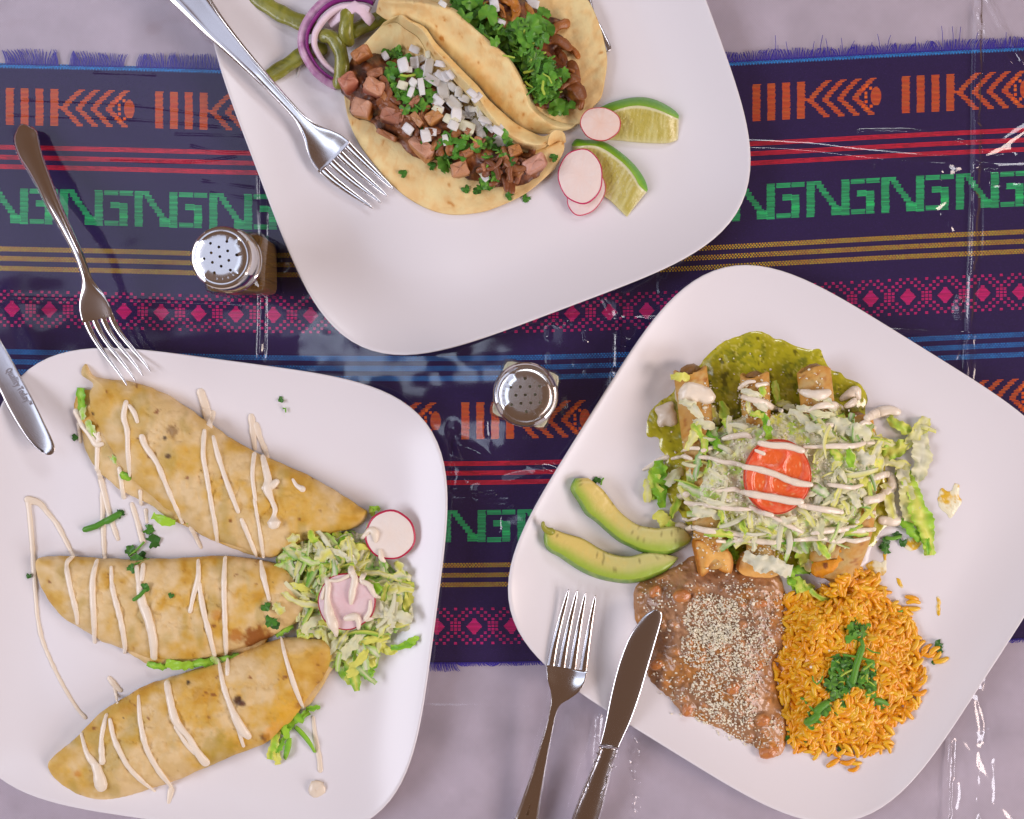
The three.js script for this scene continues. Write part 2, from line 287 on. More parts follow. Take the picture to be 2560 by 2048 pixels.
  greek(263, GR, 73, 0); for (const y of [386, 406, 427]) chain(y, 10.5, YE);
  diamonds(478, PI, 0); for (const y of [602, 623, 644]) chain(y, 11, BL);
  fish(700, OR, 16); for (const y of [824, 844, 864]) { for (let r = 0; r < 10; r += 2.5) for (let x = 0; x < RP; x += 13) stitch(x + (r % 5) * 2, y + r, 13.4, 2.5, RE); }
  greek(927, GR, 66, 20); for (const y of [1038, 1059, 1079]) chain(y, 10, YE);
  diamonds(1133, PI, 30);
  const tex = new THREE.CanvasTexture(cv); tex.colorSpace = THREE.SRGBColorSpace; tex.wrapS = THREE.RepeatWrapping; tex.magFilter = THREE.LinearFilter;
  const run = thing('table_runner', 'dark purple woven runner with orange, green, yellow and pink stitched bands', 'table runner');
  const m = phy({ map: tex, roughness: 0.85, bumpMap: weaveMap, bumpScale: 0.0002 });
  const pos = [], idx = [], uv = [], nx = 260, ny = 150, hgt = (x, T) => 0.0009 + 0.0005 * (fbm(x / 160, T / 26 + x / 900, 3) - 0.4) * (x < 620 && T < 330 ? 1.6 : 0.6);
  for (let j = 0; j <= ny; j++) for (let i = 0; i <= nx; i++) { const x = lerp(-260, 2420, i / nx), T = j / ny * RL, [u, v] = runnerPx(x, T), p = P(u, v, hgt(x, T)); pos.push(p.x, p.y, p.z); uv.push(x / RP, 1 - T / RL); if (i && j) { const k = j * (nx + 1) + i; idx.push(k, k - nx - 1, k - nx - 2, k, k - nx - 2, k - 1); } }
  run.put('woven_cloth', geo(pos, idx, null, uv), m);
  const thread = std({ color: col3(al('#352a8c')), roughness: 0.9 }), gs = [];
  for (let end = 0; end < 2; end++) for (let x = -200; x < 2350; x += 2.1) {
    const T0 = end ? RL - 3 : 3, tuft = noise(x / 21, 5 + end) , left = x < 700, gap = noise(x / 34 + 60, end * 9);
    if (end === 0 && left && (x < 10 || gap < 0.17)) continue;
    let L = end ? (x > 900 && x < 960 ? 20 : 9) : left ? 29 + 6 * noise(x / 60, 2) : 19 + 6 * noise(x / 30, 3);
    if (!left && !end && rnd() < 0.04) L *= rr(1.3, 2.3);
    L *= rr(0.8, 1.05);
    const lean = (tuft - 0.5) * 26 + rr(-3, 3), dir = end ? 1 : -1, pts = [0, 0.35, 0.7, 1].map((t) => { const [u, v] = runnerPx(x + lean * t * t + rr(-0.7, 0.7), T0 + dir * L * t); return P(u, v, 0.0014 + 0.0006 * t * (1 - t)); });
    gs.push(rod(pts, [0.00025, 0.00024, 0.00022, 0.00018], [0.00022, 0.00022, 0.0002, 0.00015], { n: 4, round: false }));
  }
  const fr = run.put('fringe', mergeGeometries(gs), thread); fr.userData.kind = 'stuff';
}
{
  // the clear plastic sheet: folds and dents as relief, in metres of table
  const W = 2048, Hh = 1638, U0 = -100, V0 = -80, SU = 2760, hb = new Float32Array(W * Hh), toX = (u) => (u - U0) / SU * W, toY = (v) => (v - V0) / SU * W;
  const crease = (pts, sg, amp, wob = 0.5, s = 0) => {
    const q = spline(pts, 3);
    for (let i = 0; i < q.length; i++) { const t = i / q.length, x = toX(q[i][0]), y = toY(q[i][1]), a = amp * 2.0 * lerp(1, 0.3 + 1.4 * noise(i / 17 + s, s), wob) * Math.min(1, t * 12, (1 - t) * 12), R = Math.ceil(sg * 2.6); const k = 3 * W / SU; for (let dy = -R; dy <= R; dy++) for (let dx = -R; dx <= R; dx++) { const X = Math.round(x) + dx, Yy = Math.round(y) + dy; if (X < 0 || Yy < 0 || X >= W || Yy >= Hh) continue; hb[Yy * W + X] += a * Math.exp(-((X - x) ** 2 + (Yy - y) ** 2) / (sg * sg)) * k / (sg * 1.77); } }
  };
  const base = (x, y) => fbm(x / 210, y / 150, 3) * 2.2 + 0.5 * fbm(x / 60 + 31, y / 60, 2);
  for (let y = 0; y < Hh; y++) for (let x = 0; x < W; x++) { const u = U0 + x * SU / W, v = V0 + y * SU / W; hb[y * W + x] = base(x, y) * (1 + 1.6 * sm(620, 760, u) * (1 - sm(1500, 1750, u)) * sm(640, 760, v) * (1 - sm(1300, 1450, v))); }
  // straight fold lines of the once folded sheet
  for (const [p, s, a, w] of [
    [[[2447, -40], [2440, 180], [2437, 400], [2430, 660], [2420, 900], [2410, 1200]], 7, 1.0, 0.3], [[[2458, -20], [2452, 300], [2452, 620], [2424, 850]], 3, -0.3, 0.9],
    [[[1541, 640], [1542, 800], [1538, 1000], [1536, 1300]], 5, 0.6, 0.3], [[[648, 380], [652, 700], [648, 900]], 4, 0.45, 0.4], [[[666, 380], [664, 700], [660, 900]], 3, -0.3, 0.5],
    [[[1820, 368], [2000, 376], [2200, 398], [2400, 412]], 10, 1.5, 0.15], [[[2440, 408], [2600, 402], [2700, 402]], 6, 0.9, 0.4], [[[2460, 428], [2700, 430]], 4, 0.5, 0.8], [[[2470, 462], [2700, 466]], 4, 0.4, 0.9],
    [[[2200, 828], [2400, 838], [2600, 848]], 5, 0.8, 0.2], [[[1290, 800], [1560, 796], [1680, 800]], 5, 0.6, 0.5], [[[-60, 744], [200, 750], [420, 757], [600, 762]], 5, 0.42, 0.3],
    [[[1040, 1764], [1300, 1768], [1420, 1782]], 3, 0.34, 0.6], [[[2200, 1826], [2680, 1828]], 5, 0.3, 0.3], [[[1500, 1780], [1490, 1900], [1484, 2100]], 5, 0.55, 0.5], [[[2380, 1840], [2370, 1950], [2366, 2100]], 6, 0.6, 0.3],
    [[[1100, 1230], [1240, 1236]], 4, 0.6, 0.4], [[[1110, 1256], [1280, 1262]], 8, 0.7, 0.4], [[[2140, 330], [2280, 330], [2420, 360]], 4, 0.5, 0.8], [[[2460, -20], [2500, 60], [2560, 160]], 4, 0.6, 0.4], [[[2440, 20], [2470, 90], [2530, 155]], 3, 0.4, 0.5],
    [[[0, 286], [180, 292], [330, 298], [560, 318]], 2.4, -0.10, 0.7], [[[40, 248], [330, 262], [590, 300]], 2.4, -0.10, 0.9], [[[230, 180], [390, 186]], 2.4, -0.10, 0.8], [[[430, 334], [640, 340]], 2.4, -0.10, 0.6], [[[470, 362], [560, 380], [640, 378]], 2.4, -0.10, 0.7], [[[270, 402], [480, 404], [600, 388]], 2.4, -0.10, 0.7], [[[500, 450], [640, 470]], 2.4, -0.10, 0.8], [[[520, 480], [650, 500]], 2.4, -0.10, 0.8],
  ]) crease(p, s, a, w, p[0][0] * 0.01);
  const facet = (pts, wd, slope) => { const q = spline(pts, 1.2), seen = new Map(), wt = wd * W / SU; q.forEach(([u, v], i) => { const x = toX(u), y = Math.round(toY(v)), t = i / q.length, f = Math.min(1, t * 8, (1 - t) * 8), g = wt * f * (0.75 + 0.5 * noise(i / 40, u)); for (let dx = 0; dx < g * 1.5; dx++) { const X = Math.round(x) + dx, k = y * W + X; if (X < W && y >= 0 && y < Hh && !seen.has(k)) { seen.set(k, 1); hb[k] += slope * (dx < g ? dx : g - (dx - g) * 2) * SU / W * MPP / 0.0011; } } }); };
  facet([[2437, 300], [2433, 400], [2432, 470]], 15, 0.42); facet([[2428, 470], [2426, 600], [2418, 690]], 14, 0.46); facet([[2388, 735], [2378, 770], [2386, 800]], 18, 0.42); facet([[2444, -30], [2442, 100], [2440, 300]], 9, 0.42); facet([[2412, 840], [2408, 880], [2410, 920]], 8, 0.42); facet([[1530, 830], [1528, 900], [1512, 960], [1490, 1010]], 34, 0.12); facet([[2372, 1850], [2366, 1960], [2362, 2060]], 10, 0.3); facet([[1484, 1790], [1478, 1850], [1476, 1900]], 9, 0.3);
  const star = (cx, cy, n, r0, r1, s, a, a0 = 0, a1 = 6.283) => { for (let i = 0; i < n; i++) { const t = rr(a0, a1), r = rr(r0, r1), b = rr(-0.3, 0.3); crease([[cx + Math.cos(t) * r0 * 0.3, cy + Math.sin(t) * r0 * 0.3], [cx + Math.cos(t + b * 0.5) * r * 0.6, cy + Math.sin(t + b * 0.5) * r * 0.6], [cx + Math.cos(t + b) * r, cy + Math.sin(t + b) * r]], s, rr(-a, a), 0.8, i); } };
  star(2440, 402, 9, 40, 210, 8, 0.4); star(1543, 797, 8, 30, 140, 7, 0.5); star(2385, 1832, 9, 60, 320, 9, 0.34, 0.2, 1.9); star(655, 750, 6, 30, 110, 7, 0.4); star(2420, 835, 5, 30, 110, 7, 0.4); star(2440, 1730, 7, 30, 150, 8, 0.4); star(1400, 1180, 12, 30, 150, 9, 0.8); star(1370, 1290, 8, 30, 130, 9, 0.8); star(1130, 1100, 6, 30, 140, 10, 0.6);
  for (let i = 0; i < 26; i++) crease([[1586 + rr(-12, 12), 1830 + i * 9], [1590 + rr(-9, 9), 1838 + i * 9]], 3, rr(-0.5, 0.5), 0.3, i);
  const dash = (u0, u1, v0, v1, n, L, a) => { for (let i = 0; i < n; i++) { const u = rr(u0, u1), v = rr(v0, v1), l = rr(0.4, 1) * L; crease([[u, v], [u + rr(-3, 3), v + l * 0.5], [u + rr(-5, 5), v + l]], rr(3.5, 7), rr(-a, a), 0.4, i); } };
  dash(1360, 1480, 770, 1000, 16, 40, 0.4); dash(1620, 1720, 640, 800, 10, 46, 0.4); dash(2000, 2560, 130, 560, 10, 60, 0.3); dash(2380, 2560, 1560, 2048, 9, 130, 0.5); dash(1480, 1700, 1800, 2048, 7, 120, 0.4); dash(1120, 1250, 1040, 1330, 10, 46, 0.5);
  let lo = 1e9, hi = -1e9; for (const x of hb) { lo = Math.min(lo, x); hi = Math.max(hi, x); }
  const d = new Float32Array(W * Hh * 4); for (let y = 0; y < Hh; y++) for (let x = 0; x < W; x++) { const o = ((Hh - 1 - y) * W + x) * 4; d[o] = d[o + 1] = d[o + 2] = (hb[y * W + x] - lo) / (hi - lo); d[o + 3] = 1; }
  const t = new THREE.DataTexture(d, W, Hh, THREE.RGBAFormat, THREE.FloatType); t.magFilter = THREE.LinearFilter; t.needsUpdate = true;
  const m = phy({ color: 0xffffff, transmission: 1, thickness: 0, ior: 1.6, roughness: 0.10, bumpMap: t, bumpScale: (hi - lo) * 0.0011 });
  const pos = [], idx = [], uv = [], nx = 230, ny = 184;
  for (let j = 0; j <= ny; j++) for (let i = 0; i <= nx; i++) { const u = U0 + i / nx * SU, v = V0 + j / ny * SU * Hh / W, p = P(u, v, 0.0021 + 0.0003 * (fbm(u / 300, v / 240, 2) - 0.5)); pos.push(p.x, p.y, p.z); uv.push(i / nx, 1 - j / ny); if (i && j) { const k = j * (nx + 1) + i; idx.push(k, k - nx - 1, k - nx - 2, k, k - nx - 2, k - 1); } }
  tag(mesh('plastic_cover', geo(pos, idx, null, uv), m), 'clear creased plastic sheet laid over the runner and tablecloth', 'plastic sheet');
}
// ---------------------------------------------------------------- cutlery
const v3 = (f, q, h) => P(...px(f, q[0], q[1]), h);
function stationsOf(f, list) { return spline(list.map(([x, y, w, h]) => { const p = px(f, x, y); return [p[0], p[1], w * FR[f][2], h]; }), 9); }
// fork: stations along the handle and head (x, y, width, height), roots and tips of the four tines
function fork(label, f, list, roots, tips, hr, ht, { rim = 0, cup = 0.10 } = {}) {
  const st = stationsOf(f, list), mid = st[Math.floor(st.length / 2)], o = thing('fork', label, 'fork', P(mid[0], mid[1], 0), 'steel dinner forks');
  const pts = st.map((s) => P(s[0], s[1], s[3])), L = pts.length, rings = [];
  const bowl = st.map((_, i) => sm(0.62, 0.95, i / (L - 1)));
  pts.forEach((p, i) => {
    const d = pts[Math.min(L - 1, i + 1)].clone().sub(pts[Math.max(0, i - 1)]).normalize(), s = new THREE.Vector3().crossVectors(d, Y).normalize(), q = new THREE.Vector3().crossVectors(s, d), w = st[i][2] / 2 * (EYE.y - p.y) / EYE.y * MPP, t = lerp(0.0016, 0.0009, bowl[i]), n = 28;
    rings.push(Array.from({ length: n }, (_, j) => {
      const a = j / n * 2 * Math.PI, x = Math.sign(Math.cos(a)) * Math.abs(Math.cos(a)) ** 0.7, y = Math.sign(Math.sin(a)) * Math.abs(Math.sin(a)) ** 0.8, b = bowl[i], hd = 1 - b, e = Math.abs(x);
      let up = y * t + b * cup * 2 * w * (x * x) + hd * (y > 0 ? (rim ? 0.0006 * Math.exp(-(((e - 0.72) / 0.09) ** 2)) + 0.0004 * Math.exp(-(((e - 0.47) / 0.06) ** 2)) : 0.0022 * (1 - e ** 2)) : 0);
      return p.clone().addScaledVector(s, x * w).addScaledVector(q, up);
    }));
  });
  partLabel(o.put('handle', skin(rings), M.steel), 'long tapering handle and bowl of the fork');
  const last = rings[L - 1], c = pts[L - 1], dir = c.clone().sub(pts[L - 4]).normalize(), side = new THREE.Vector3().crossVectors(dir, Y).normalize(), hw = st[L - 1][2] / 2 * (EYE.y - c.y) / EYE.y * MPP;
  const order = v3(f, tips[3], ht).sub(v3(f, tips[0], ht)).dot(side) > 0 ? tips : tips.slice().reverse();
  for (let k = 0; k < 4; k++) {
    const tip = v3(f, order[k], ht), x = (k - 1.5) / 2, from = c.clone().addScaledVector(side, x * hw * 1.06).addScaledVector(Y, cup * 2 * hw * (x * x * 0.58));
    const a = from.clone().addScaledVector(dir, -0.0015), ps = [], W = [], T = [];
    for (let i = 0; i <= 14; i++) { const t = i / 14, D = a.distanceTo(tip), p = a.clone().multiplyScalar(2 * t ** 3 - 3 * t * t + 1).addScaledVector(dir, (t ** 3 - 2 * t * t + t) * D).addScaledVector(tip, -2 * t ** 3 + 3 * t * t).addScaledVector(tip.clone().sub(a).normalize().addScaledVector(Y, -hr * 60).normalize(), (t ** 3 - t * t) * D); ps.push(p); W.push(hw * 0.205 * lerp(1, 0.36, t ** 1.15) * (t > 0.93 ? lerp(1, 0.55, (t - 0.93) / 0.07) : 1)); T.push(lerp(0.0009, 0.00055, t)); }
    o.put('tine', rod(ps, W, T, { n: 10, round: true }), M.steel);
  }
  return o;
}
fork('steel fork with plain rounded handle, tines resting on the quesadilla plate rim', 'T01', [[205, -658, 60, 0.0085], [207, -640, 135, 0.009], [213, -600, 205, 0.010], [222, -530, 216, 0.0115], [250, -440, 205, 0.014], [300, -330, 172, 0.017], [370, -180, 146, 0.021], [450, 0, 128, 0.025], [560, 210, 96, 0.028], [655, 400, 78, 0.0295], [712, 560, 78, 0.029], [738, 650, 102, 0.028], [768, 750, 190, 0.0265], [790, 830, 245, 0.0258], [812, 905, 268, 0.0250], [832, 965, 272, 0.0238]], 1, [[1068, 1520], [1138, 1480], [1203, 1440], [1267, 1402]].reverse().reverse(), -0.0016, 0.0205, { cup: 0.05 });
fork('steel fork with ridged handle edges lying across the taco plate', 'G', [[-30, -330, 90, 0.027], [0, -300, 230, 0.027], [80, -200, 290, 0.0275], [250, -10, 262, 0.0275], [425, 200, 205, 0.0275], [600, 390, 152, 0.026], [760, 560, 118, 0.024], [900, 710, 96, 0.021], [1040, 860, 84, 0.0185], [1120, 950, 92, 0.0172], [1200, 1045, 150, 0.0158], [1270, 1125, 250, 0.0145], [1330, 1190, 318, 0.0135], [1400, 1262, 350, 0.0128]], 1, [[1695, 1660], [1762, 1617], [1812, 1563], [1862, 1508]], -0.0022, 0.0105, { rim: 1, cup: 0.07 });
fork('steel fork with grooved handle leaning on the enchilada plate rim', 'K', [[60, 2000, 220, 0.006], [110, 1860, 195, 0.007], [160, 1725, 165, 0.009], [205, 1550, 128, 0.0125], [248, 1380, 96, 0.0155], [290, 1200, 74, 0.0185], [328, 1050, 58, 0.021], [347, 960, 58, 0.0225], [370, 890, 84, 0.0235], [396, 840, 150, 0.0238], [420, 780, 235, 0.0237], [436, 720, 278, 0.0227], [445, 655, 296, 0.0208]], 1, [[458, 100], [518, 108], [578, 122], [648, 143]], -0.004, 0.0145, { rim: 1, cup: 0.09 });
{ // small lettering on the lower fork's handle
  const g = new TextGeometry('Vitco Boustead 02-8', { font, size: 0.0016, depth: 0.00012, curveSegments: 2 }); g.computeBoundingBox(); g.rotateX(-Math.PI / 2);
  const a = v3('K', [172, 1705], 0.0114), b = v3('K', [222, 1500], 0.0146), d = b.clone().sub(a).normalize();
  const fk = scene.children.find((c) => c.name === 'fork_002'), m = new THREE.Matrix4().makeBasis(d, new THREE.Vector3().crossVectors(new THREE.Vector3().crossVectors(d, Y).normalize(), d), new THREE.Vector3().crossVectors(d, Y).normalize());
  g.applyMatrix4(m); g.translate(a.x, a.y, a.z);
  fk.put('lettering', g, std({ color: 0xb09a80, metalness: 1, roughness: 0.3 }));
}
// knife: two edge lines (left, right) with heights along them
function bladeSkin(f, left, right, h0, h1, th, arch = 0, tilt = 0) {
  const A = spline(pl(f, left), 6), B = spline(pl(f, right), 6), n = 60, rings = [];
  for (let i = 0; i <= n; i++) {
    const t = i / n, at = (q) => { const x = t * (q.length - 1), k = Math.min(q.length - 2, Math.floor(x)); return [lerp(q[k][0], q[k + 1][0], x - k), lerp(q[k][1], q[k + 1][1], x - k)]; };
    const a = at(A), b = at(B), h = lerp(h0, h1, t), m = 20;
    rings.push(Array.from({ length: m }, (_, j) => { const g = j / m * 2 * Math.PI, x = Math.sign(Math.cos(g)) * Math.abs(Math.cos(g)) ** 0.6, y = arch > 0.001 ? Math.sin(g) : Math.sign(Math.sin(g)) * Math.abs(Math.sin(g)) ** 0.3; const p = P(lerp(a[0], b[0], x / 2 + 0.5), lerp(a[1], b[1], x / 2 + 0.5), h - tilt * x + y * th + (y > 0 ? arch * (1 - x * x) : 0)); return p; }));
  }
  return skin(rings);
}
{
  const c = P(1500, 1800, 0), k = thing('table_knife', 'dark steel table knife with embossed handle beside the fork at bottom', 'knife', c, 'steel table knives');
  k.put('blade', bladeSkin('K', '1062,240 1010,268 960,325 890,430 832,570 792,700 756,850 726,1000 702,1110 676,1200', '1090,238 1122,262 1118,320 1085,440 1050,560 1012,690 965,850 905,1020 856,1130 812,1225', 0.0235, 0.0235, 0.0008, 0.0006), M.blade);
  k.put('handle', bladeSkin('K', '674,1206 648,1285 612,1380 566,1490 500,1660 478,1725 420,1890 388,2000', '812,1230 796,1290 770,1360 742,1470 704,1630 678,1730 640,1880 612,2000', 0.0235, 0.010, 0.0022, 0.0022), M.blade);
  const gs = [], line = (s, r = 0.00035) => { const q = spline(pl('K', s), 3); gs.push(rod(q.map(([u, v]) => P(u, v, lerp(0.0235, 0.010, clamp((v - 1865) / 270)) + 0.0036)), q.map(() => r), q.map(() => r), { n: 5 })); };
  line('672,1212 725,1258 800,1262'); line('655,1255 680,1270 672,1310 640,1320 632,1300'); line('790,1290 760,1295 745,1330 760,1360 782,1350'); line('636,1345 640,1385 612,1440 600,1480'); line('765,1380 735,1420 730,1470 700,1520'); line('575,1490 600,1510 590,1540 560,1530'); line('720,1520 690,1540 685,1575 715,1560'); line('556,1540 560,1580 520,1680 490,1760'); line('705,1590 690,1640 660,1740');
  k.put('embossed_scrolls', mergeGeometries(gs), M.blade);
}
{
  const k = thing('table_knife', 'broad serrated knife blade at the left edge over the quesadilla plate', 'knife', P(40, 1000, 0), 'steel table knives');
  const right = '-330,-560 -200,-230 -100,10 0,225 100,400 250,680 400,960 520,1210 620,1420 658,1530 655,1585 612,1620', left = '-560,-380 -430,-80 -300,220 -140,580 0,862 48,965 110,1085 200,1240 300,1392 400,1512 490,1582 560,1618';
  const oz = FR.N; k.put('blade', bladeSkin('N', left, right, 0.0262, 0.0232, 0.0007, 0.0003, 0.0011), M.blade);
  const q = spline(pl('N', '-60,740 0,862 48,965 110,1085 200,1240 300,1392 400,1512 500,1586'), 4.6), gs = [];
  q.forEach(([u, v], i) => { const b = q[Math.min(q.length - 1, i + 1)], a = q[Math.max(0, i - 1)], l = Math.hypot(b[0] - a[0], b[1] - a[1]), nx = -(b[1] - a[1]) / l, ny = (b[0] - a[0]) / l; gs.push(rod([P(u + nx * -0.6, v + ny * -0.6, 0.0254), P(u + 4.2 * -nx, v + 4.2 * -ny, 0.0256)].reverse(), [0.00025, 0.00025], [0.0003, 0.0003], { n: 5 })); });
  k.put('serration', mergeGeometries(gs), M.dark).userData.kind = 'stuff';
  const g = new TextGeometry('Quality Today™', { font, size: 0.0042, depth: 0.0001, curveSegments: 2 }); g.rotateX(-Math.PI / 2);
  const a = v3('N', [58, 600], 0.0259), b = v3('N', [320, 1040], 0.0251), d = b.clone().sub(a).normalize(), s = new THREE.Vector3().crossVectors(d, Y).normalize(); s.y += 0.11; s.normalize();
  g.computeBoundingBox(); g.scale(b.distanceTo(a) / g.boundingBox.max.x, 1, 1); g.applyMatrix4(new THREE.Matrix4().makeBasis(d, new THREE.Vector3().crossVectors(s, d), s)); g.translate(a.x, a.y, a.z);
  k.put('lettering', g, std({ color: 0x8e898f, metalness: 0.3, roughness: 0.6 }));
}
{
  const k = thing('table_knife', 'steel knife tip poking out from under the right taco', 'knife', P(1500, 90, 0), 'steel table knives');
  k.put('blade', bladeSkin('B', '1730,-330 1850,0 1900,120 1960,260 2000,340 2020,392', '1870,-250 1935,90 1985,190 2030,280 2060,345 2058,372', 0.0085, 0.0078, 0.0009, 0.0003), M.blade);
}

// ---------------------------------------------------------------- shakers
function shaker(label, u, v, hLid, uBase, vBase, turn, fillCol, fillName, textTurn, textFlip) {
  const base = P(uBase, vBase, 0.0026), lid = P(u, v, hLid), o = new THREE.Group(); o.name = numbered('shaker'); scene.add(o);
  tag(o, label, 'shaker', 'glass shakers with steel lids'); o.position.copy(base); o.rotation.y = turn;
  const sq = (hw, y, e = 10) => Array.from({ length: 48 }, (_, j) => { const a = -j / 48 * 2 * Math.PI, c = Math.cos(a), s = Math.sin(a), k = (Math.abs(c) ** e + Math.abs(s) ** e) ** (-1 / e); return new THREE.Vector3(c * k * hw, y, s * k * hw); });
  const glass = phy({ color: 0xf1f3ef, transmission: 1, thickness: 0, ior: 1.5, roughness: 0.04 });
  mesh('glass_body', skin([sq(0.0185, 0), sq(0.0197, 0.0012), sq(0.0200, 0.004), sq(0.0198, 0.036), sq(0.0194, 0.0425), sq(0.0185, 0.0455), sq(0.0168, 0.0485, 4), sq(0.0160, 0.0520, 2)]), glass, o);
  mesh(fillName, skin([sq(0.0166, 0.0042), sq(0.0174, 0.006), sq(0.0180, 0.034), sq(0.0180, 0.0430), sq(0.0172, 0.0445), sq(0.002, 0.0446)]), phy({ color: col3(fillCol), roughness: 0.9, bumpMap: fineMap, bumpScale: 0.002 }), o);
  const prof = [[0, 0.07105], [0.005, 0.07095], [0.010, 0.07055], [0.0138, 0.0700], [0.0153, 0.0693], [0.0158, 0.0691], [0.0166, 0.0694], [0.0176, 0.0692], [0.0186, 0.0682], [0.0192, 0.0666], [0.0194, 0.0645], [0.0193, 0.0560], [0.0195, 0.0545], [0.0203, 0.0538], [0.0205, 0.0525], [0.0203, 0.0508], [0.0197, 0.0500], [0.0170, 0.0500]];
  const y = (r) => 0.07105 - 0.00105 * (r / 0.0138) ** 2, k = 0.92e-4 * 0.42;
  const H = [[570, 530], [870, 498], [727, 600], [887, 670], [585, 705], [1048, 742], [745, 775], [447, 810], [907, 843], [605, 878], [765, 948], [930, 1018], [635, 1065]];
  // the cap is a shell with its holes really drilled through
  const inner = [[0.0162, 0.0500], [0.0180, 0.0530], [0.0182, 0.0645], [0.0170, 0.0678], [0.0140, 0.0690], [0.005, 0.0700], [0, 0.0701]];
  const drill = mergeGeometries(H.map(([hx, hy]) => { const a = textTurn, X = (hx - 748) * k * 0.86, Z = (hy - 778) * k * 0.86; return new THREE.CylinderGeometry(0.00088, 0.00088, 0.006, 16).translate(X * Math.cos(a) - Z * Math.sin(a), 0.0706, X * Math.sin(a) + Z * Math.cos(a)); }));
  const shell = new Brush(mergeVertices(new THREE.LatheGeometry([...prof, ...inner].reverse().map(([x, q]) => new THREE.Vector2(x, q)), 72))), bits = new Brush(drill); shell.updateMatrixWorld(); bits.updateMatrixWorld();
  const ev = new Evaluator(); ev.useGroups = false; const cap = ev.evaluate(shell, bits, SUBTRACTION).geometry;
  mesh('lid', toCreasedNormals(cap, 0.7), M.lid, o);
  const ring = (s, a0, a1) => [...s].forEach((ch, i) => { const t = new TextGeometry(ch, { font, size: 0.0016, depth: 0.00006, curveSegments: 3 }); t.computeBoundingBox(); t.translate(-t.boundingBox.max.x / 2, -0.001, 0); t.rotateX(-Math.PI / 2); const a = lerp(a0, a1, s.length > 1 ? i / (s.length - 1) : 0), r = 0.0128; t.rotateY(-a + (a1 > a0 ? -Math.PI / 2 : Math.PI / 2)); t.translate(Math.cos(a) * r, y(r) - 0.00005, Math.sin(a) * r); mesh('embossed_letter', t, M.lid, o); });
  ring('STAINLESS', textFlip[0], textFlip[1]); ring('STEEL', textFlip[2], textFlip[3]);
}
const R = Math.PI / 180;
shaker('square glass shaker of brown pepper with a domed steel lid, at left', 544, 648, 0.072, 634, 676, 0, al('#6a4a22', 1.2), 'pepper', 0, [200 * R, 330 * R, 100 * R, 40 * R]);
shaker('square glass shaker of white salt with a domed steel lid, near the centre', 1320, 985, 0.072, 1314, 984, -16 * R, al('#d8c8b4'), 'salt', 18 * R, [-55 * R, 50 * R, 200 * R, 150 * R]);
// ---------------------------------------------------------------- food helpers
const atPx = (u, v, h) => P(u, v, h);
// a strand of cream and the like lying on whatever is below; points x,y[,radius]
function strand(f, s, r = 5, { lift = 0.25, flat = 0.62, step = 4, wob = 0.14, min = 0, half = 0.56, add = () => 0 } = {}) {
  const q = spline(pl(f, s).map((p) => [p[0], p[1], (p[2] ?? r / FR[f][2] * 1) * 1]), step), k = FR[f][2];
  const hs = q.map(([u, v]) => { const h = Math.max(min, topAt(u, v)); return h + add(h); }), H = hs.map((_, i) => { let a = 0, n = 0, m = 0; for (let d = -3; d <= 3; d++) { const x = hs[clamp(i + d, 0, q.length - 1)]; a += x; n++; if (Math.abs(d) < 2) m = Math.max(m, x); } return Math.max(a / n, m - 0.0006); });
  const rad = q.map(([u, v, w], i) => w * k * MPP * half * (1 - wob + 2 * wob * noise(u / 14 + 3, v / 14)));
  return rod(q.map(([u, v], i) => P(u, v, H[i] + rad[i] * lift)), rad, rad.map((x) => x * flat), { n: 8 });
}
// a shred of leaf: a thin twisting strip, green at one edge and pale at the rib
function shred(u, v, ang, len, wid, h, { bend = 0, arch = 0.002, roll = 0.4, twist = 0.6, a, b, n = 7, thick = 0.00035 } = {}) {
  if (wid >= 15) return frill(u, v, ang, len, wid, h, bend, arch, roll * 0.5, a, b);
  const pts = [], W = [], T = [], k = MPP; let x = u - Math.cos(ang) * len / 2, y = v - Math.sin(ang) * len / 2, t = ang - bend / 2;
  for (let i = 0; i <= n; i++) { const s = i / n; pts.push(P(x, y, h + arch * (4 * s * (1 - s) - 0.3) + 0.0007 * Math.sin(s * 9 + u))); x += Math.cos(t) * len / n; y += Math.sin(t) * len / n; t += bend / n; W.push(wid / 2 * k * (0.62 + 0.5 * Math.sin(Math.PI * (0.12 + 0.8 * s)) + 0.22 * (noise(s * 5 + u, v) - 0.5))); T.push(thick); }
  const p0 = noise(u * 0.31, v * 0.37);
  return rod(pts, W, T, { n: 6, roll: (s) => roll + twist * (s - 0.5), round: false, cup: 0.12, col: (s, j) => mix3(a, b, clamp(0.5 + 0.5 * Math.cos(j * 2 * Math.PI) + 0.5 * (noise(s * 4 + u, p0 * 9) - 0.5))) });
}
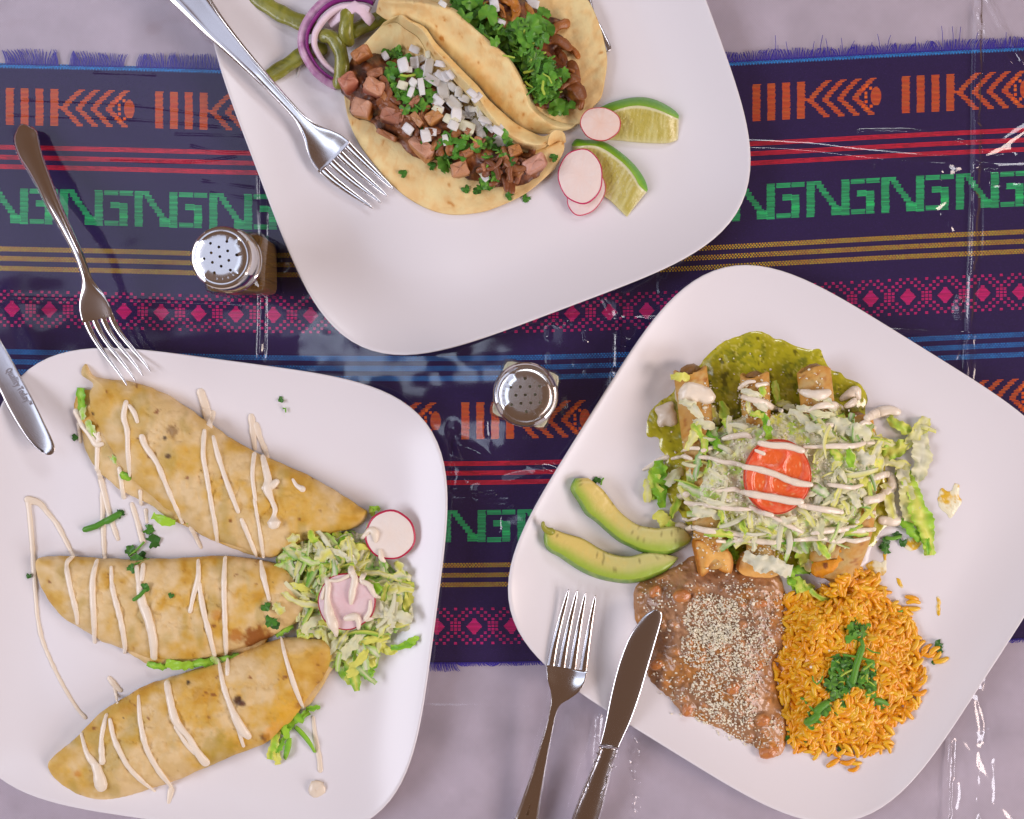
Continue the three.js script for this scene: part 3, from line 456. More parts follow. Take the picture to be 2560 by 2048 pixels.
// a torn ruffled piece of leaf: pale rib, crinkled green edges
function frill(u, v, ang, len, wid, h, bend, arch, roll, a, b) {
  const nl = Math.max(10, Math.round(len / 6)), nw = 6, pos = [], col = [], idx = [], s0 = u * 1.31 + v * 0.77, k = MPP;
  let x = u - Math.cos(ang) * len / 2, y = v - Math.sin(ang) * len / 2, t = ang - bend / 2; const mid = [];
  for (let i = 0; i <= nl; i++) { mid.push([x, y, t]); x += Math.cos(t) * len / nl; y += Math.sin(t) * len / nl; t += bend / nl; }
  for (const side of [0, 1]) for (let i = 0; i <= nl; i++) for (let j = 0; j <= nw; j++) {
    const s = i / nl, e = j / nw * 2 - 1, [mx, my, mt] = mid[i], out = (0.5 + 0.5 * Math.sin(Math.PI * (0.1 + 0.82 * s))) * (0.72 + 0.7 * (noise(s * 7 + s0, e > 0 ? 3 : 8) - 0.3)) * (1 + 0.10 * Math.sin(i * 2.4 + s0)), w = wid / 2 * e * out;
    const p = P(mx - Math.sin(mt) * w, my + Math.cos(mt) * w, h + arch * (4 * s * (1 - s) - 0.3) + wid * k * (0.16 * Math.sin(s * len / 5.5 + s0 + (e > 0 ? 2 : 0)) * Math.abs(e) ** 1.6 + 0.22 * (noise(s * len / 13 + s0, e * 2.2) - 0.5) + roll * e * 0.35));
    pos.push(p.x, p.y - side * 0.00022, p.z); col.push(...mix3(b, a, clamp(Math.abs(e) * 0.9 + 0.8 * (noise(s * 5 + s0, e * 2) - 0.5))));
  }
  const W = nw + 1, N = (nl + 1) * W;
  for (let i = 0; i < nl; i++) for (let j = 0; j < nw; j++) { const q = i * W + j; idx.push(q, q + W, q + 1, q + 1, q + W, q + W + 1, q + N, q + 1 + N, q + W + N, q + 1 + N, q + W + 1 + N, q + W + N); }
  return geo(pos, idx, col);
}
// a small lobed leaf (coriander): two skins over a wavy rim
function cleaf(u, v, ang, size, h, { tilt = 0.3, dir = 0, lobes = 3, c1, c2, stem = 0 } = {}) {
  const R0 = size * MPP, n = 22, pos = [], idx = [], col = [], c = P(u, v, h), ph = u * 0.7 + v, px_ = Math.cos(dir) * tilt, pz = Math.sin(dir) * tilt;
  const put = (x, z, y, k) => { pos.push(c.x + x, c.y + y + x * px_ + z * pz, c.z + z); const q = mix3(c1, c2, clamp(k)); col.push(...q); };
  for (const s of [1, -1]) {
    put(0, 0, s * 0.00012 + R0 * 0.10, 0.5);
    for (const ring of [0.5, 1]) for (let i = 0; i < n; i++) {
      const a = i / n * 2 * Math.PI, l = 0.70 + 0.24 * Math.pow(Math.abs(Math.cos(a * lobes / 2)), 0.7) + 0.07 * Math.cos(a * 11 + ph) + 0.12 * (hash(i * 3, Math.round(ph * 7)) - 0.5), r = R0 * ring * l * (Math.abs(a - Math.PI) < 0.45 ? 0.45 : 1);
      put(Math.cos(a + ang) * r, Math.sin(a + ang) * r, s * 0.00012 + R0 * (0.18 * Math.sin(a * 3 + ph) * ring * ring), 0.5 + 0.5 * Math.sin(a * 5 + ph) * ring);
    }
  }
  const m = 2 * n + 1;
  for (const s of [0, 1]) for (let i = 0; i < n; i++) { const j = (i + 1) % n, o = s * m, a = o + 1 + i, b = o + 1 + j, A = a + n, B = b + n; if (s) idx.push(o, a, b, a, A, B, a, B, b); else idx.push(o, b, a, a, B, A, a, b, B); }
  for (let i = 0; i < n; i++) { const j = (i + 1) % n, a = 1 + n + i, b = 1 + n + j; idx.push(a, b, b + m, a, b + m, a + m); }
  return geo(pos, idx, col);
}
const CIL = [al('#2d6412', 1.3), al('#4a8a1c', 1.3), al('#6aa42c', 1.3), al('#1f4a10', 1.3)];
const LET = [al('#8cb62c', 1.6), al('#bccc58', 1.7), al('#d8dc98', 1.7), al('#dbe0a8', 1.7), al('#64a01c', 1.5)];
function stem(u0, v0, u1, v1, h0, h1, r, c, c2) { const m = [lerp(u0, u1, 0.5) + rr(-4, 4), lerp(v0, v1, 0.5) + rr(-4, 4)], q = [[u0, v0, h0], [m[0], m[1], (h0 + h1) / 2 + 0.0008], [u1, v1, h1]].map((p) => P(p[0], p[1], p[2])); const w = r * MPP; return rod(q, [w, w, w * 0.9], [w, w, w * 0.9], { n: 7, col: () => c }); }
function sprig(label, list, group) {                                     // a few leaves and stalks: [x, y, size] in photo pixels
  const o = thing('coriander_sprig', label, 'coriander', P(list[0][0], list[0][1], 0.0065), group);
  list.forEach(([u, v, s, u2, v2], i) => {
    const h = topAt(u, v) + 0.0012;
    if (u2 !== undefined) o.put('stalk', stem(u, v, u2, v2, h + 0.0003, topAt(u2, v2) + 0.0015, s, pick([CIL[1], CIL[2]])), M.leafy);
    else o.put('leaf', cleaf(u, v, rr(0, 6.3), s, h, { tilt: rr(0, 0.35), dir: rr(0, 6.3), lobes: pick([3, 4, 5]), c1: pick([CIL[0], CIL[3]]), c2: pick([CIL[0], CIL[1]]) }), M.leafy);
  });
  return o;
}
function dice(w, h, d, e = 0.3) { return lump(w / 2, h / 2, d / 2, e, 0.16, rnd() * 50, 14, 8); }
function place(o, u, v, h, ry = 0, rx = 0, rz = 0) { const p = P(u, v, h); o.position.add(p); o.rotation.set(rx, ry, rz); return o; }

// ---------------------------------------------------------------- plate of quesadillas
const QC = { pale: al('#ccb282', 1.3), pale2: al('#c2a670', 1.3), gold: al('#be9632', 1.32), deep: al('#b0801a', 1.3), brown: al('#7a4210', 1.2), char: al('#3a200c', 1.2), green: al('#a08a38', 1.2) };
function quesaColor(s, gold) {
  return (u, v, d) => {
    const n = fbm(u / 70 + s, v / 60 - s, 4), m = fbm(u / 26 + s * 3, v / 26, 4), f = fbm(u / 9, v / 9 + s, 3);
    let c = mix3(QC.pale, QC.pale2, sm(0.35, 0.65, m));
    c = mix3(c, QC.gold, 0.85 * sm(0.50 - gold * 0.14, 0.74 - gold * 0.10, n + 0.18 * (m - 0.5)));
    c = mix3(c, QC.green, 0.5 * sm(0.55, 0.75, fbm(u / 50 - s, v / 90 + s, 3)));
    c = mix3(c, QC.deep, 0.75 * sm(0.58, 0.74, n * 0.6 + m * 0.42));
    c = mix3(c, QC.brown, 0.85 * sm(0.735, 0.80, m * 0.75 + f * 0.27 + (d < 16 ? 0.02 : 0)));
    c = mix3(c, QC.char, 0.9 * sm(0.83, 0.88, f * 0.6 + fbm(u / 14 + 9, v / 14 + s, 2) * 0.42));
    return c;
  };
}
const spots = (base, list) => (u, v, d, h) => { let c = base(u, v, d, h); for (const [x, y, r, hex, k = 0.9] of list) { const e = Math.hypot(u - x, v - y) / r + 0.9 * (fbm(u / 8 + x, v / 8 + y, 3) - 0.5); c = mix3(c, al(hex), k * (1 - sm(0.55, 1.15, e))); } return c; };
function quesadilla(label, f, topPoly, lowPoly, o2) {
  const A = rough(spline(pl(f, topPoly), 6, true), 3.2, 0.035, o2.s), q = thing('quesadilla', label, 'quesadilla', P(A[0][0], A[0][1], 0.0065), 'folded quesadillas');
  if (lowPoly) {
    const B = rough(spline(pl(f, lowPoly), 6, true), 3, 0.04, o2.s + 4), g = mound(B, { cell: 5, floor: 0.0066, top: (u, v, d) => 0.0092 + 0.0016 * Math.min(1, d / 7) + 0.0025 * sm(0, 60, d) + 0.0012 * (fbm(u / 30, v / 30, 2) - 0.5), color: quesaColor(o2.s + 8, 0.35) });
    partLabel(q.put('lower_layer', g, M.fried), 'lower half of the folded tortilla showing below the upper half');
  }
  for (const [x, y, s, a, c] of o2.fill || []) { const p = px(f, x, y); q.put('filling_leaf', shred(p[0], p[1], a, s, s * 0.42, 0.0125, { bend: rr(-0.6, 0.6), a: c || LET[4], b: LET[0], roll: rr(-0.5, 0.5) }), M.leafy); }
  const g = mound(A, { cell: 4, floor: 0.0086, top: (u, v, d) => { const t = Math.min(1, d / o2.R); return 0.0102 + 0.0014 * Math.min(1, d / 4) + (o2.H + 0.002) * Math.sqrt(1 - (1 - t) ** 2) + 0.0030 * (fbm(u / 55 + o2.s, v / 55, 3) - 0.5) * t + 0.0010 * (fbm(u / 18, v / 18, 2) - 0.5) * t - 0.0016 * Math.pow(1 - Math.abs(2 * fbm(u / 34 + o2.s * 3, v / 34, 3) - 1), 8) * t; }, color: spots(quesaColor(o2.s, o2.gold), o2.spots || []) });
  q.put('tortilla', g, M.fried);
  return q;
}
const q1 = quesadilla('upper quesadilla under the fork tines, folded and browned, cream drizzled across', 'D', '185,760 198,790 230,798 290,806 350,832 430,884 500,932 560,962 640,998 700,1030 760,1068 773,1080 762,1102 720,1120 660,1136 620,1150 582,1172 555,1172 500,1152 440,1134 400,1108 352,1072 300,1030 262,990 235,950 210,905 192,868 186,830 196,808 170,790 172,768', '165,812 156,852 168,890 178,940 202,985 238,1020 270,1042 320,1065 352,1090 400,1112 450,1140 520,1165 560,1172 570,1120 480,1050 380,980 280,900 220,830', { s: 1.3, R: 95, H: 0.0125, gold: 0.95, fill: [[172, 842, 60, 1.5], [190, 905, 50, 1.2, LET[2]], [262, 1000, 46, 0.7], [345, 1092, 60, 0.25, LET[0]], [400, 1098, 36, 0.5], [238, 968, 42, 0.9, LET[2]], [178, 868, 40, 1.7, LET[3]]], spots: [[432, 1080, 16, '#5a3410', 0.6], [412, 1095, 6, '#30200c'], [230, 1036, 7, '#40240c'], [420, 1140, 8, '#40240c']] });
const q2 = quesadilla('middle quesadilla of the three with a coriander sprig on its upper edge', 'D', '76,1180 110,1173 160,1172 240,1177 320,1178 400,1174 460,1172 520,1176 560,1182 598,1196 622,1214 640,1240 652,1262 640,1298 606,1322 560,1346 520,1362 470,1378 420,1388 370,1390 320,1386 270,1372 220,1352 170,1324 130,1296 100,1262 82,1224', '270,1360 300,1392 340,1404 380,1400 430,1396 500,1380 560,1352 540,1320 400,1340', { s: 5.1, R: 90, H: 0.0115, gold: 0.42, fill: [[330, 1400, 50, 0.1], [378, 1398, 70, 0.05, LET[0]], [430, 1394, 60, -0.2], [480, 1384, 60, -0.25, CIL[0]], [600, 1330, 50, -0.5, CIL[0]], [455, 1390, 34, 0.6, LET[2]]], spots: [[642, 1600, 40, '#7a4208', 0.95], [590, 1588, 20, '#9a5c10', 0.8], [545, 1540, 18, '#a86a14', 0.6]] });
const q3 = quesadilla('lowest quesadilla, golden with dark charred patches along its fold', 'D', '101,1608 116,1590 150,1562 182,1532 212,1500 250,1476 290,1452 335,1434 380,1420 430,1406 480,1388 540,1362 590,1346 640,1342 684,1346 700,1362 697,1392 684,1420 660,1452 640,1480 622,1508 600,1530 575,1552 548,1570 510,1584 470,1600 420,1622 360,1648 300,1668 250,1684 210,1690 170,1682 140,1664 116,1644 103,1626', '640,1352 700,1358 706,1390 690,1426 668,1462 640,1492 610,1470 620,1400', { s: 9.7, R: 92, H: 0.0125, gold: 0.9, fill: [[600, 1535, 50, 1.2, LET[0]], [618, 1510, 56, 0.5]], spots: [[595, 1752, 15, '#3a1a0a', 0.95], [608, 1760, 9, '#4a220c'], [470, 1706, 6, '#2a1a10'], [664, 1846, 13, '#4a240c', 0.9], [745, 1766, 9, '#6a3410'], [195, 1935, 12, '#b0700f', 0.7], [545, 1890, 60, '#8f7a18', 0.5], [735, 1800, 60, '#cf9a10', 0.5], [690, 1840, 40, '#c88a0c', 0.6]] });
function cream(o, list, m = M.cream) { for (const [f, s, r] of list) o.put('cream_drizzle', strand(f, s, r), m); }
cream(q1, [['T02', '1060,-60,40 1040,60,44 1070,180,42 1075,330,40 1088,480,34 1092,560,22', 5], ['T02', '1090,-30,30 1130,30,38 1155,100,32', 5], ['T02', '1195,232,50 1225,310,48 1320,450,40 1400,640,38 1470,800,36 1535,950,28', 5], ['T02', '1720,180,34 1710,380,36 1740,560,34 1780,800,34 1810,960,36 1828,1110,30', 5], ['T02', '1795,230,30 1830,370,38 1890,560,36 1950,720,40 2005,860,30', 5], ['T02', '2035,930,36 2085,1050,38 2130,1160,36 2160,1240,22', 5], ['T02', '2140,370,34 2125,560,34 2150,760,30', 5], ['T12', '-14,760,28 20,960,28 45,1120,30 62,1240,24', 5], ['T12', '55,400,44 75,480,54 100,590,60 95,670,66 130,760,38 160,840,40 150,900,44 150,950,100', 5], ['T12', '170,610,46 130,640,60 70,660,40', 5], ['T12', '310,590,20 340,640,32 390,670,52', 5], ['T02', '830,200,26 820,330,40 815,500,36', 5], ['T02', '640,20,50 660,60,44 690,130,40 760,220,42 810,290,50 860,290,34', 5], ['T02', '745,110,30 790,190,32 840,250,34', 5], ['T02', '660,120,30 675,270,26', 5], ['T02', '1005,500,36 1040,740,36', 5], ['T02', '1180,690,36 1185,800,24', 5]]);
cream(q2, [['T02', '605,1245,34 560,1310,36 590,1500,42 640,1700,40 650,1800,32', 5], ['T02', '815,1270,30 780,1420,44 780,1600,44 790,1780,42 795,1960,30', 5], ['T02', '935,1330,24 945,1500,40 990,1680,44 1020,1800,42 1050,1980,40 1045,2050,26', 5], ['T02', '1150,1330,38 1165,1440,44 1195,1620,66 1240,1740,64 1285,1920,66 1295,2090,56', 5], ['T02', '1205,1310,36 1195,1430,36', 5], ['T02', '1668,1270,30 1668,1420,40 1630,1560,38 1600,1700,30', 5], ['T02', '1675,1470,38 1710,1680,42 1760,1880,42 1805,2070,34', 5], ['T02', '1895,1245,34 1885,1450,40 1890,1700,38 1900,1950,40 1905,2070,26', 5], ['T12', '40,1280,26 60,1400,46 85,1500,38 110,1600,26', 5]]);
cream(q3, [['T03', '685,1010,26 730,1170,38 810,1290,70 850,1440,96', 5], ['T03', '895,850,34 855,1050,42 860,1240,54', 5], ['T03', '925,890,28 960,1050,42 1040,1220,40 1100,1310,38 1200,1410,34 1300,1490,20', 5], ['T03', '1165,690,24 1180,900,38 1230,1120,44 1330,1310,44 1440,1450,28', 5], ['T03', '1405,580,48 1430,720,56 1480,900,60 1590,1040,42 1660,1160,60 1730,1250,70', 5], ['T03', '1480,950,34 1560,1080,32 1640,1170,34', 5], ['T03', '1840,380,24 1880,600,40 1950,800,44 2030,960,70 2090,1030,50', 5], ['T03', '2000,960,26 2050,1110,26', 5], ['T03', '1915,380,30 1915,500,34', 5], ['T13', '210,185,20 240,330,30 290,500,36 340,650,36 395,785,22', 5]]);
{ // thin cream on the bare plate
  const o = thing('cream_trail', 'thin pale cream trails on the bare plate round the quesadillas', 'cream', P(300, 1300, 0.0065));
  for (const [f, s] of [['T02', '240,760,56 330,790,50 400,870,40 480,970,40 560,1120,36 620,1240,26'], ['T02', '235,770,40 255,960,40 275,1200,40 290,1450,36 310,1720,30'], ['T03', '310,0,30 350,200,34 430,400,30 530,600,28 640,780,28 715,870,28'], ['T02', '830,520,40 870,680,46 920,880,40 990,1090,36'], ['T02', '860,700,38 865,950,40 880,1250,34'], ['T02', '1110,800,36 1150,930,38 1200,1110,44'], ['T02', '1225,850,30 1235,950,26'], ['T02', '1610,1000,34 1690,1160,30'], ['T03', '920,540,40 970,600,46 1010,640,40'], ['T03', '960,600,30 990,750,26'], ['T01', '1690,1580,60 1730,1700,66'], ['T02', '1735,0,70 1760,140,50'], ['T02', '1790,30,44 1770,150,36'], ['T12', '0,130,50 30,230,44 80,350,40 95,400,30'], ['T13', '480,870,30 500,1040,36 530,1200,40 540,1310,44'], ['T02', '2115,60,50 2130,200,50 2145,330,34'], ['T13', '510,1470,120'], ['T03', '1440,1480,46 1420,1580,32']].map((q) => q)) { if (s.split(' ').length < 2) { const [x, y] = s.split(',').map(Number), p = px(f, x, y); const l = o.put('cream_drop', lump(0.0058, 0.0022, 0.0062, 1, 0.15, 3), M.creamThin); l.position.add(P(p[0], p[1], topAt(p[0], p[1]) + 0.0008)); continue; } o.put('cream_drizzle', strand(f, s, 5, { flat: 0.35 }), M.creamThin); }
}
const strandsOf = (o, n, f, region, opt) => { for (let i = 0; i < n; i++) { const [u, v] = region(i), h = topAt(u, v) + rr(opt.h0 ?? 0, opt.h1 ?? 0.006); o.put(opt.name || 'lettuce_shred', shred(u, v, (opt.ang !== undefined ? opt.ang + rr(-0.7, 0.7) : rr(0, 6.3)), rr(...(opt.len || [50, 110])), rr(...(opt.wid || [10, 24])), h, { bend: rr(-1.3, 1.3), arch: rr(0.0008, 0.004), roll: rr(-0.8, 0.8), twist: rr(-1, 1), a: pick(opt.A), b: pick(opt.B) }), M.leafy); } };
const within = (f, s) => { const q = spline(pl(f, s), 8, true); let x0 = 1e9, y0 = 1e9, x1 = -1e9, y1 = -1e9; for (const [x, y] of q) { x0 = Math.min(x0, x); x1 = Math.max(x1, x); y0 = Math.min(y0, y); y1 = Math.max(y1, y); } return () => { for (let i = 0; i < 200; i++) { const p = [rr(x0, x1), rr(y0, y1)]; if (inside(q, ...p)) return p; } return [(x0 + x1) / 2, (y0 + y1) / 2]; }; };
{
  const o = thing('lettuce_heap', 'heap of shredded pale green lettuce at the right end of the quesadillas', 'lettuce', P(880, 1530, 0.0065));
  const base = rough(spline(pl('L', '310,260 440,240 560,250 680,250 780,440 900,460 1000,520 1020,680 1040,860 1040,930 930,960 860,1050 820,1150 740,1200 640,1240 560,1200 520,1000 400,980 290,960 300,860 240,700 270,560 160,480 150,400'), 8, true), 9, 0.05, 3);
  o.put('lettuce_bed', mound(base, { cell: 5, floor: 0.0066, top: (u, v, d) => 0.0075 + 0.013 * sm(0, 70, d) * (0.55 + 0.9 * fbm(u / 22, v / 22, 3)), color: (u, v) => mix3(mix3(LET[4], LET[0], fbm(u / 20, v / 20, 3)), LET[2], sm(0.42, 0.7, fbm(u / 26 + 5, v / 30, 3))) }), M.skinned);
  const reg = within('L', '180,380 300,260 440,260 560,270 660,280 760,470 900,490 990,560 1000,720 1000,860 860,960 760,1100 620,1180 560,1060 420,950 300,920 300,760 260,620');
  strandsOf(o, 170, 'L', () => { for (let i = 0; ; i++) { const p = reg(), q = px('L', 610, 712), r = px('L', 905, 263); if (i > 50 || Math.hypot(p[0] - q[0], p[1] - q[1]) > 84 && Math.hypot(p[0] - r[0], p[1] - r[1]) > 84) return p; } }, { A: [LET[0], LET[1], LET[1], LET[2], LET[4]], B: [LET[1], LET[2], LET[2], LET[3]], h0: 0, h1: 0.004, len: [55, 135], wid: [9, 34] });
  for (const [x, y, a, l, w, A, B] of [[385, 270, 1.1, 70, 34, 1, 0], [600, 300, 1.2, 60, 46, 0, 4], [255, 290, -0.3, 60, 30, 1, 2], [230, 405, 0.05, 90, 22, 1, 0], [270, 480, -0.1, 100, 26, 3, 2], [520, 460, 0.9, 80, 26, 3, 3], [500, 320, -0.9, 70, 24, 3, 2], [700, 350, 1.2, 60, 26, 2, 2], [960, 520, 1.3, 110, 40, 2, 1], [960, 760, 1.6, 130, 34, 2, 1], [900, 820, 2.0, 160, 26, 2, 3], [860, 960, 2.1, 140, 22, 3, 2], [990, 1000, -0.3, 120, 30, 0, 4], [1060, 970, -0.4, 60, 26, 0, 0], [900, 1040, -0.1, 70, 26, 1, 1], [660, 1240, 0.6, 80, 40, 1, 0], [760, 1200, -0.7, 60, 28, 0, 4], [790, 1110, 1.4, 60, 30, 1, 1], [340, 930, 0.0, 90, 40, 1, 0], [430, 920, 0.1, 70, 36, 2, 1], [800, 90, 0.2, 50, 20, 0, 0], [775, 110, 1.2, 40, 18, 0, 1], [150, 760, 0.9, 60, 40, 2, 1], [320, 610, -0.5, 70, 30, 2, 2], [330, 700, 0.6, 60, 24, 1, 2]]) { const p = px('L', x, y); o.put('lettuce_shred', shred(p[0], p[1], a, l * 0.54, w * 0.75, topAt(p[0], p[1]) + rr(0.003, 0.006), { bend: rr(-0.7, 0.7), arch: 0.003, roll: rr(-0.35, 0.35), twist: rr(-0.5, 0.5), a: LET[A], b: LET[B] }), M.leafy); }
  // the loose shreds under the lowest quesadilla
  for (const [x, y, a, l, w, A, B] of [[150, 1060, 1.75, 110, 16, 1, 0], [205, 1120, 2.0, 60, 12, 0, 4], [260, 1130, 1.8, 60, 9, 0, 4], [330, 890, -0.5, 90, 16, 4, 0], [480, 790, -0.15, 40, 10, 0, 4], [410, 1060, 0.95, 90, 7, 0, 4], [180, 1200, 1.5, 44, 14, 1, 1], [250, 930, 1.9, 60, 18, 0, 4]]) { const p = px('T13', x, y); o.put('lettuce_shred', shred(p[0], p[1], a, l * 0.9, w * 1.6, 0.0085, { bend: rr(-0.5, 0.5), a: LET[A], b: LET[B], roll: rr(-0.3, 0.3) }), M.leafy); }
}
// radish slices: a thin disc with its coloured skin as a ring
function radish(label, f, x, y, rx, ry, turn, h, skinCol, face, tilt = [0, 0], ringW = 0.075, group = 'radish slices') {
  const [u, v] = px(f, x, y), k = FR[f][2] * MPP * (EYE.y - h) / EYE.y, o = thing('radish_slice', label, 'radish slice', null, group), n = 40;
  o.position.copy(P(u, v, h)); o.rotation.set(tilt[0], turn, tilt[1], 'YXZ');
  const ring = (s, yy, w = 0) => Array.from({ length: n }, (_, j) => { const a = -j / n * 2 * Math.PI, q = 1 + 0.018 * Math.sin(a * 3 + x) + 0.010 * Math.sin(a * 7 + y); return new THREE.Vector3(Math.cos(a) * rx * k * s * q, yy + w * Math.sin(a * 2), Math.sin(a) * ry * k * s * q); });
  const a = 1 - ringW;
  mesh('face', skin([ring(0.02, -0.0009), ring(a, -0.0009), ring(a, 0.0009), ring(0.5, 0.00105), ring(0.02, 0.0010)], { col: (i, j, p) => { const r = Math.hypot(p.x / (rx * k), p.z / (ry * k)); return mix3(al(face), al('#e6d6cc'), 0.35 * fbm(p.x * 900 + 7, p.z * 900, 3) + (r < 0.1 ? -0.2 : 0)); } }), M.skinned, o);
  mesh('skin', skin([ring(a, -0.0009), ring(0.99, -0.0008), ring(1, 0), ring(0.99, 0.0009), ring(a + 0.01, 0.00112), ring(a, 0.0009)], { caps: false }), phy({ color: col3(al(skinCol, 1.3)), roughness: 0.35, clearcoat: 0.3 }), o);
  return o;
}
radish('radish slice with bright crimson rim beside the top of the lettuce', 'L', 905, 263, 172, 172, 0, 0.0165, '#a8083c', '#d6c2b8', [0.05, -0.06]);
radish('pinkish radish slice in the lettuce covered with cream squiggles', 'L', 610, 712, 200, 196, 0.3, 0.0265, '#a01c34', '#c4a6a8', [0, 0.02], 0.05);
{
  const reg = spline(pl('L', '420,712 520,545 700,545 805,712 700,900 520,900'), 8, true);
  fields.push(...(() => { mound(reg, { cell: 6, floor: 0.02, top: () => 0.0274 }); return []; })());
  const reg2 = spline(pl('L', '740,263 800,120 960,100 1070,240 1000,420 850,430'), 8, true); mound(reg2, { cell: 6, floor: 0.015, top: () => 0.0174 });
  const o = thing('cream_squiggle', 'thick cream squiggles over the radish and lettuce', 'cream', P(870, 1500, 0.02));
  for (const s of ['430,520,14 460,530,18 485,600,20 480,690,20 490,780,34 515,860,40 535,910,24 540,945,12', '460,620,14 445,690,12', '500,570,10 540,572,14 580,560,12 620,540,14', '580,360,26 625,350,28 645,420,28 640,500,26 665,560,24 650,640,26 640,720,16', '680,260,14 680,310,18 720,280,14 770,230,26 800,250,30 805,300,18', '650,250,8 680,300,14', '780,520,12 740,520,16 710,570,18 760,600,18 800,670,18 840,685,10', '770,710,12 765,780,18 740,830,20 790,825,10', '610,825,22 670,815,26 690,850,18 690,890,12', '835,370,14 845,420,20 865,440,12', '445,370,14 450,415,12', '565,985,14 610,1000,12', '670,1010,12 690,1080,14 700,1150,14 725,1220,10', '540,1105,16 600,1085,14', '640,1060,10 650,1170,10', '640,1070,8 660,1180,9', '700,1070,12 720,1090,10']) o.put('cream_drizzle', strand('L', s, 5, { flat: 0.8, lift: 0.5, half: 0.95 }), M.cream);
}
sprig('dark coriander sprig lying across the top edge of the middle quesadilla', [px('T02', 1250, 1010).concat(15), px('T02', 1290, 1110).concat(20), px('T02', 1100, 1190).concat(17), px('T02', 1150, 1270).concat(20), px('T02', 1200, 1240).concat(16), px('T02', 1110, 1340).concat(14), px('T02', 1090, 1230).concat([3], px('T02', 1210, 1120)), px('T02', 1140, 1300).concat([3], px('T02', 1250, 1260))], 'coriander on the quesadilla plate');
sprig('bright green coriander bit in the middle of the middle quesadilla', [px('T02', 1220, 1500).concat(13), px('T02', 1130, 1600).concat([5], px('T02', 1220, 1520))], 'coriander on the quesadilla plate');
sprig('dark coriander leaf at the right end of the middle quesadilla by the lettuce', [px('T12', 80, 1660).concat(14), px('T13', 130, 50).concat(18), px('T13', 160, 90).concat(14)], 'coriander on the quesadilla plate');
sprig('tiny coriander fleck on the bare plate above the quesadillas', [px('T11', 212, 1640).concat(9), px('T11', 230, 1715).concat([2.2], px('T12', 250, 20))], 'coriander on the quesadilla plate');
sprig('tiny coriander fleck left of the middle quesadilla', [px('T02', 242, 1400).concat(8)], 'coriander on the quesadilla plate');
sprig('tiny dark coriander fleck right of centre on the middle quesadilla', [px('T02', 1440, 1565).concat(8)], 'coriander on the quesadilla plate');
sprig('coriander fleck left of the upper quesadilla', [px('T02', 625, 235).concat(10)], 'coriander on the quesadilla plate');
sprig('pale green lettuce and stalk scrap between the upper and middle quesadillas', [px('T02', 720, 1010).concat([8], px('T02', 900, 930)), px('T02', 900, 940).concat([9], px('T02', 1000, 880)), px('T02', 1010, 880).concat(13)], 'coriander on the quesadilla plate');
// ---------------------------------------------------------------- plate of tacos
const TC = { a: al('#e0c08c', 1.36), b: al('#d8b27a', 1.36), c: al('#c69c5c', 1.34), sp: al('#b4741c', 1.2) };
const tacoColor = (s) => (u, v) => { const n = fbm(u / 60 + s, v / 60, 4), m = fbm(u / 16 + s, v / 16 - s, 4), f = fbm(u / 7 + s, v / 7, 3); let c = mix3(TC.a, TC.b, sm(0.3, 0.7, n * 0.6 + m * 0.4)); c = mix3(c, TC.c, 0.35 * sm(0.5, 0.72, m)); c = mix3(c, TC.sp, 0.85 * sm(0.745, 0.80, m * 0.55 + fbm(u / 11 + s * 2, v / 11 + 4, 2) * 0.5)); return mix3(c, al('#6a4418'), 0.7 * sm(0.80, 0.85, f * 0.7 + n * 0.3)); };
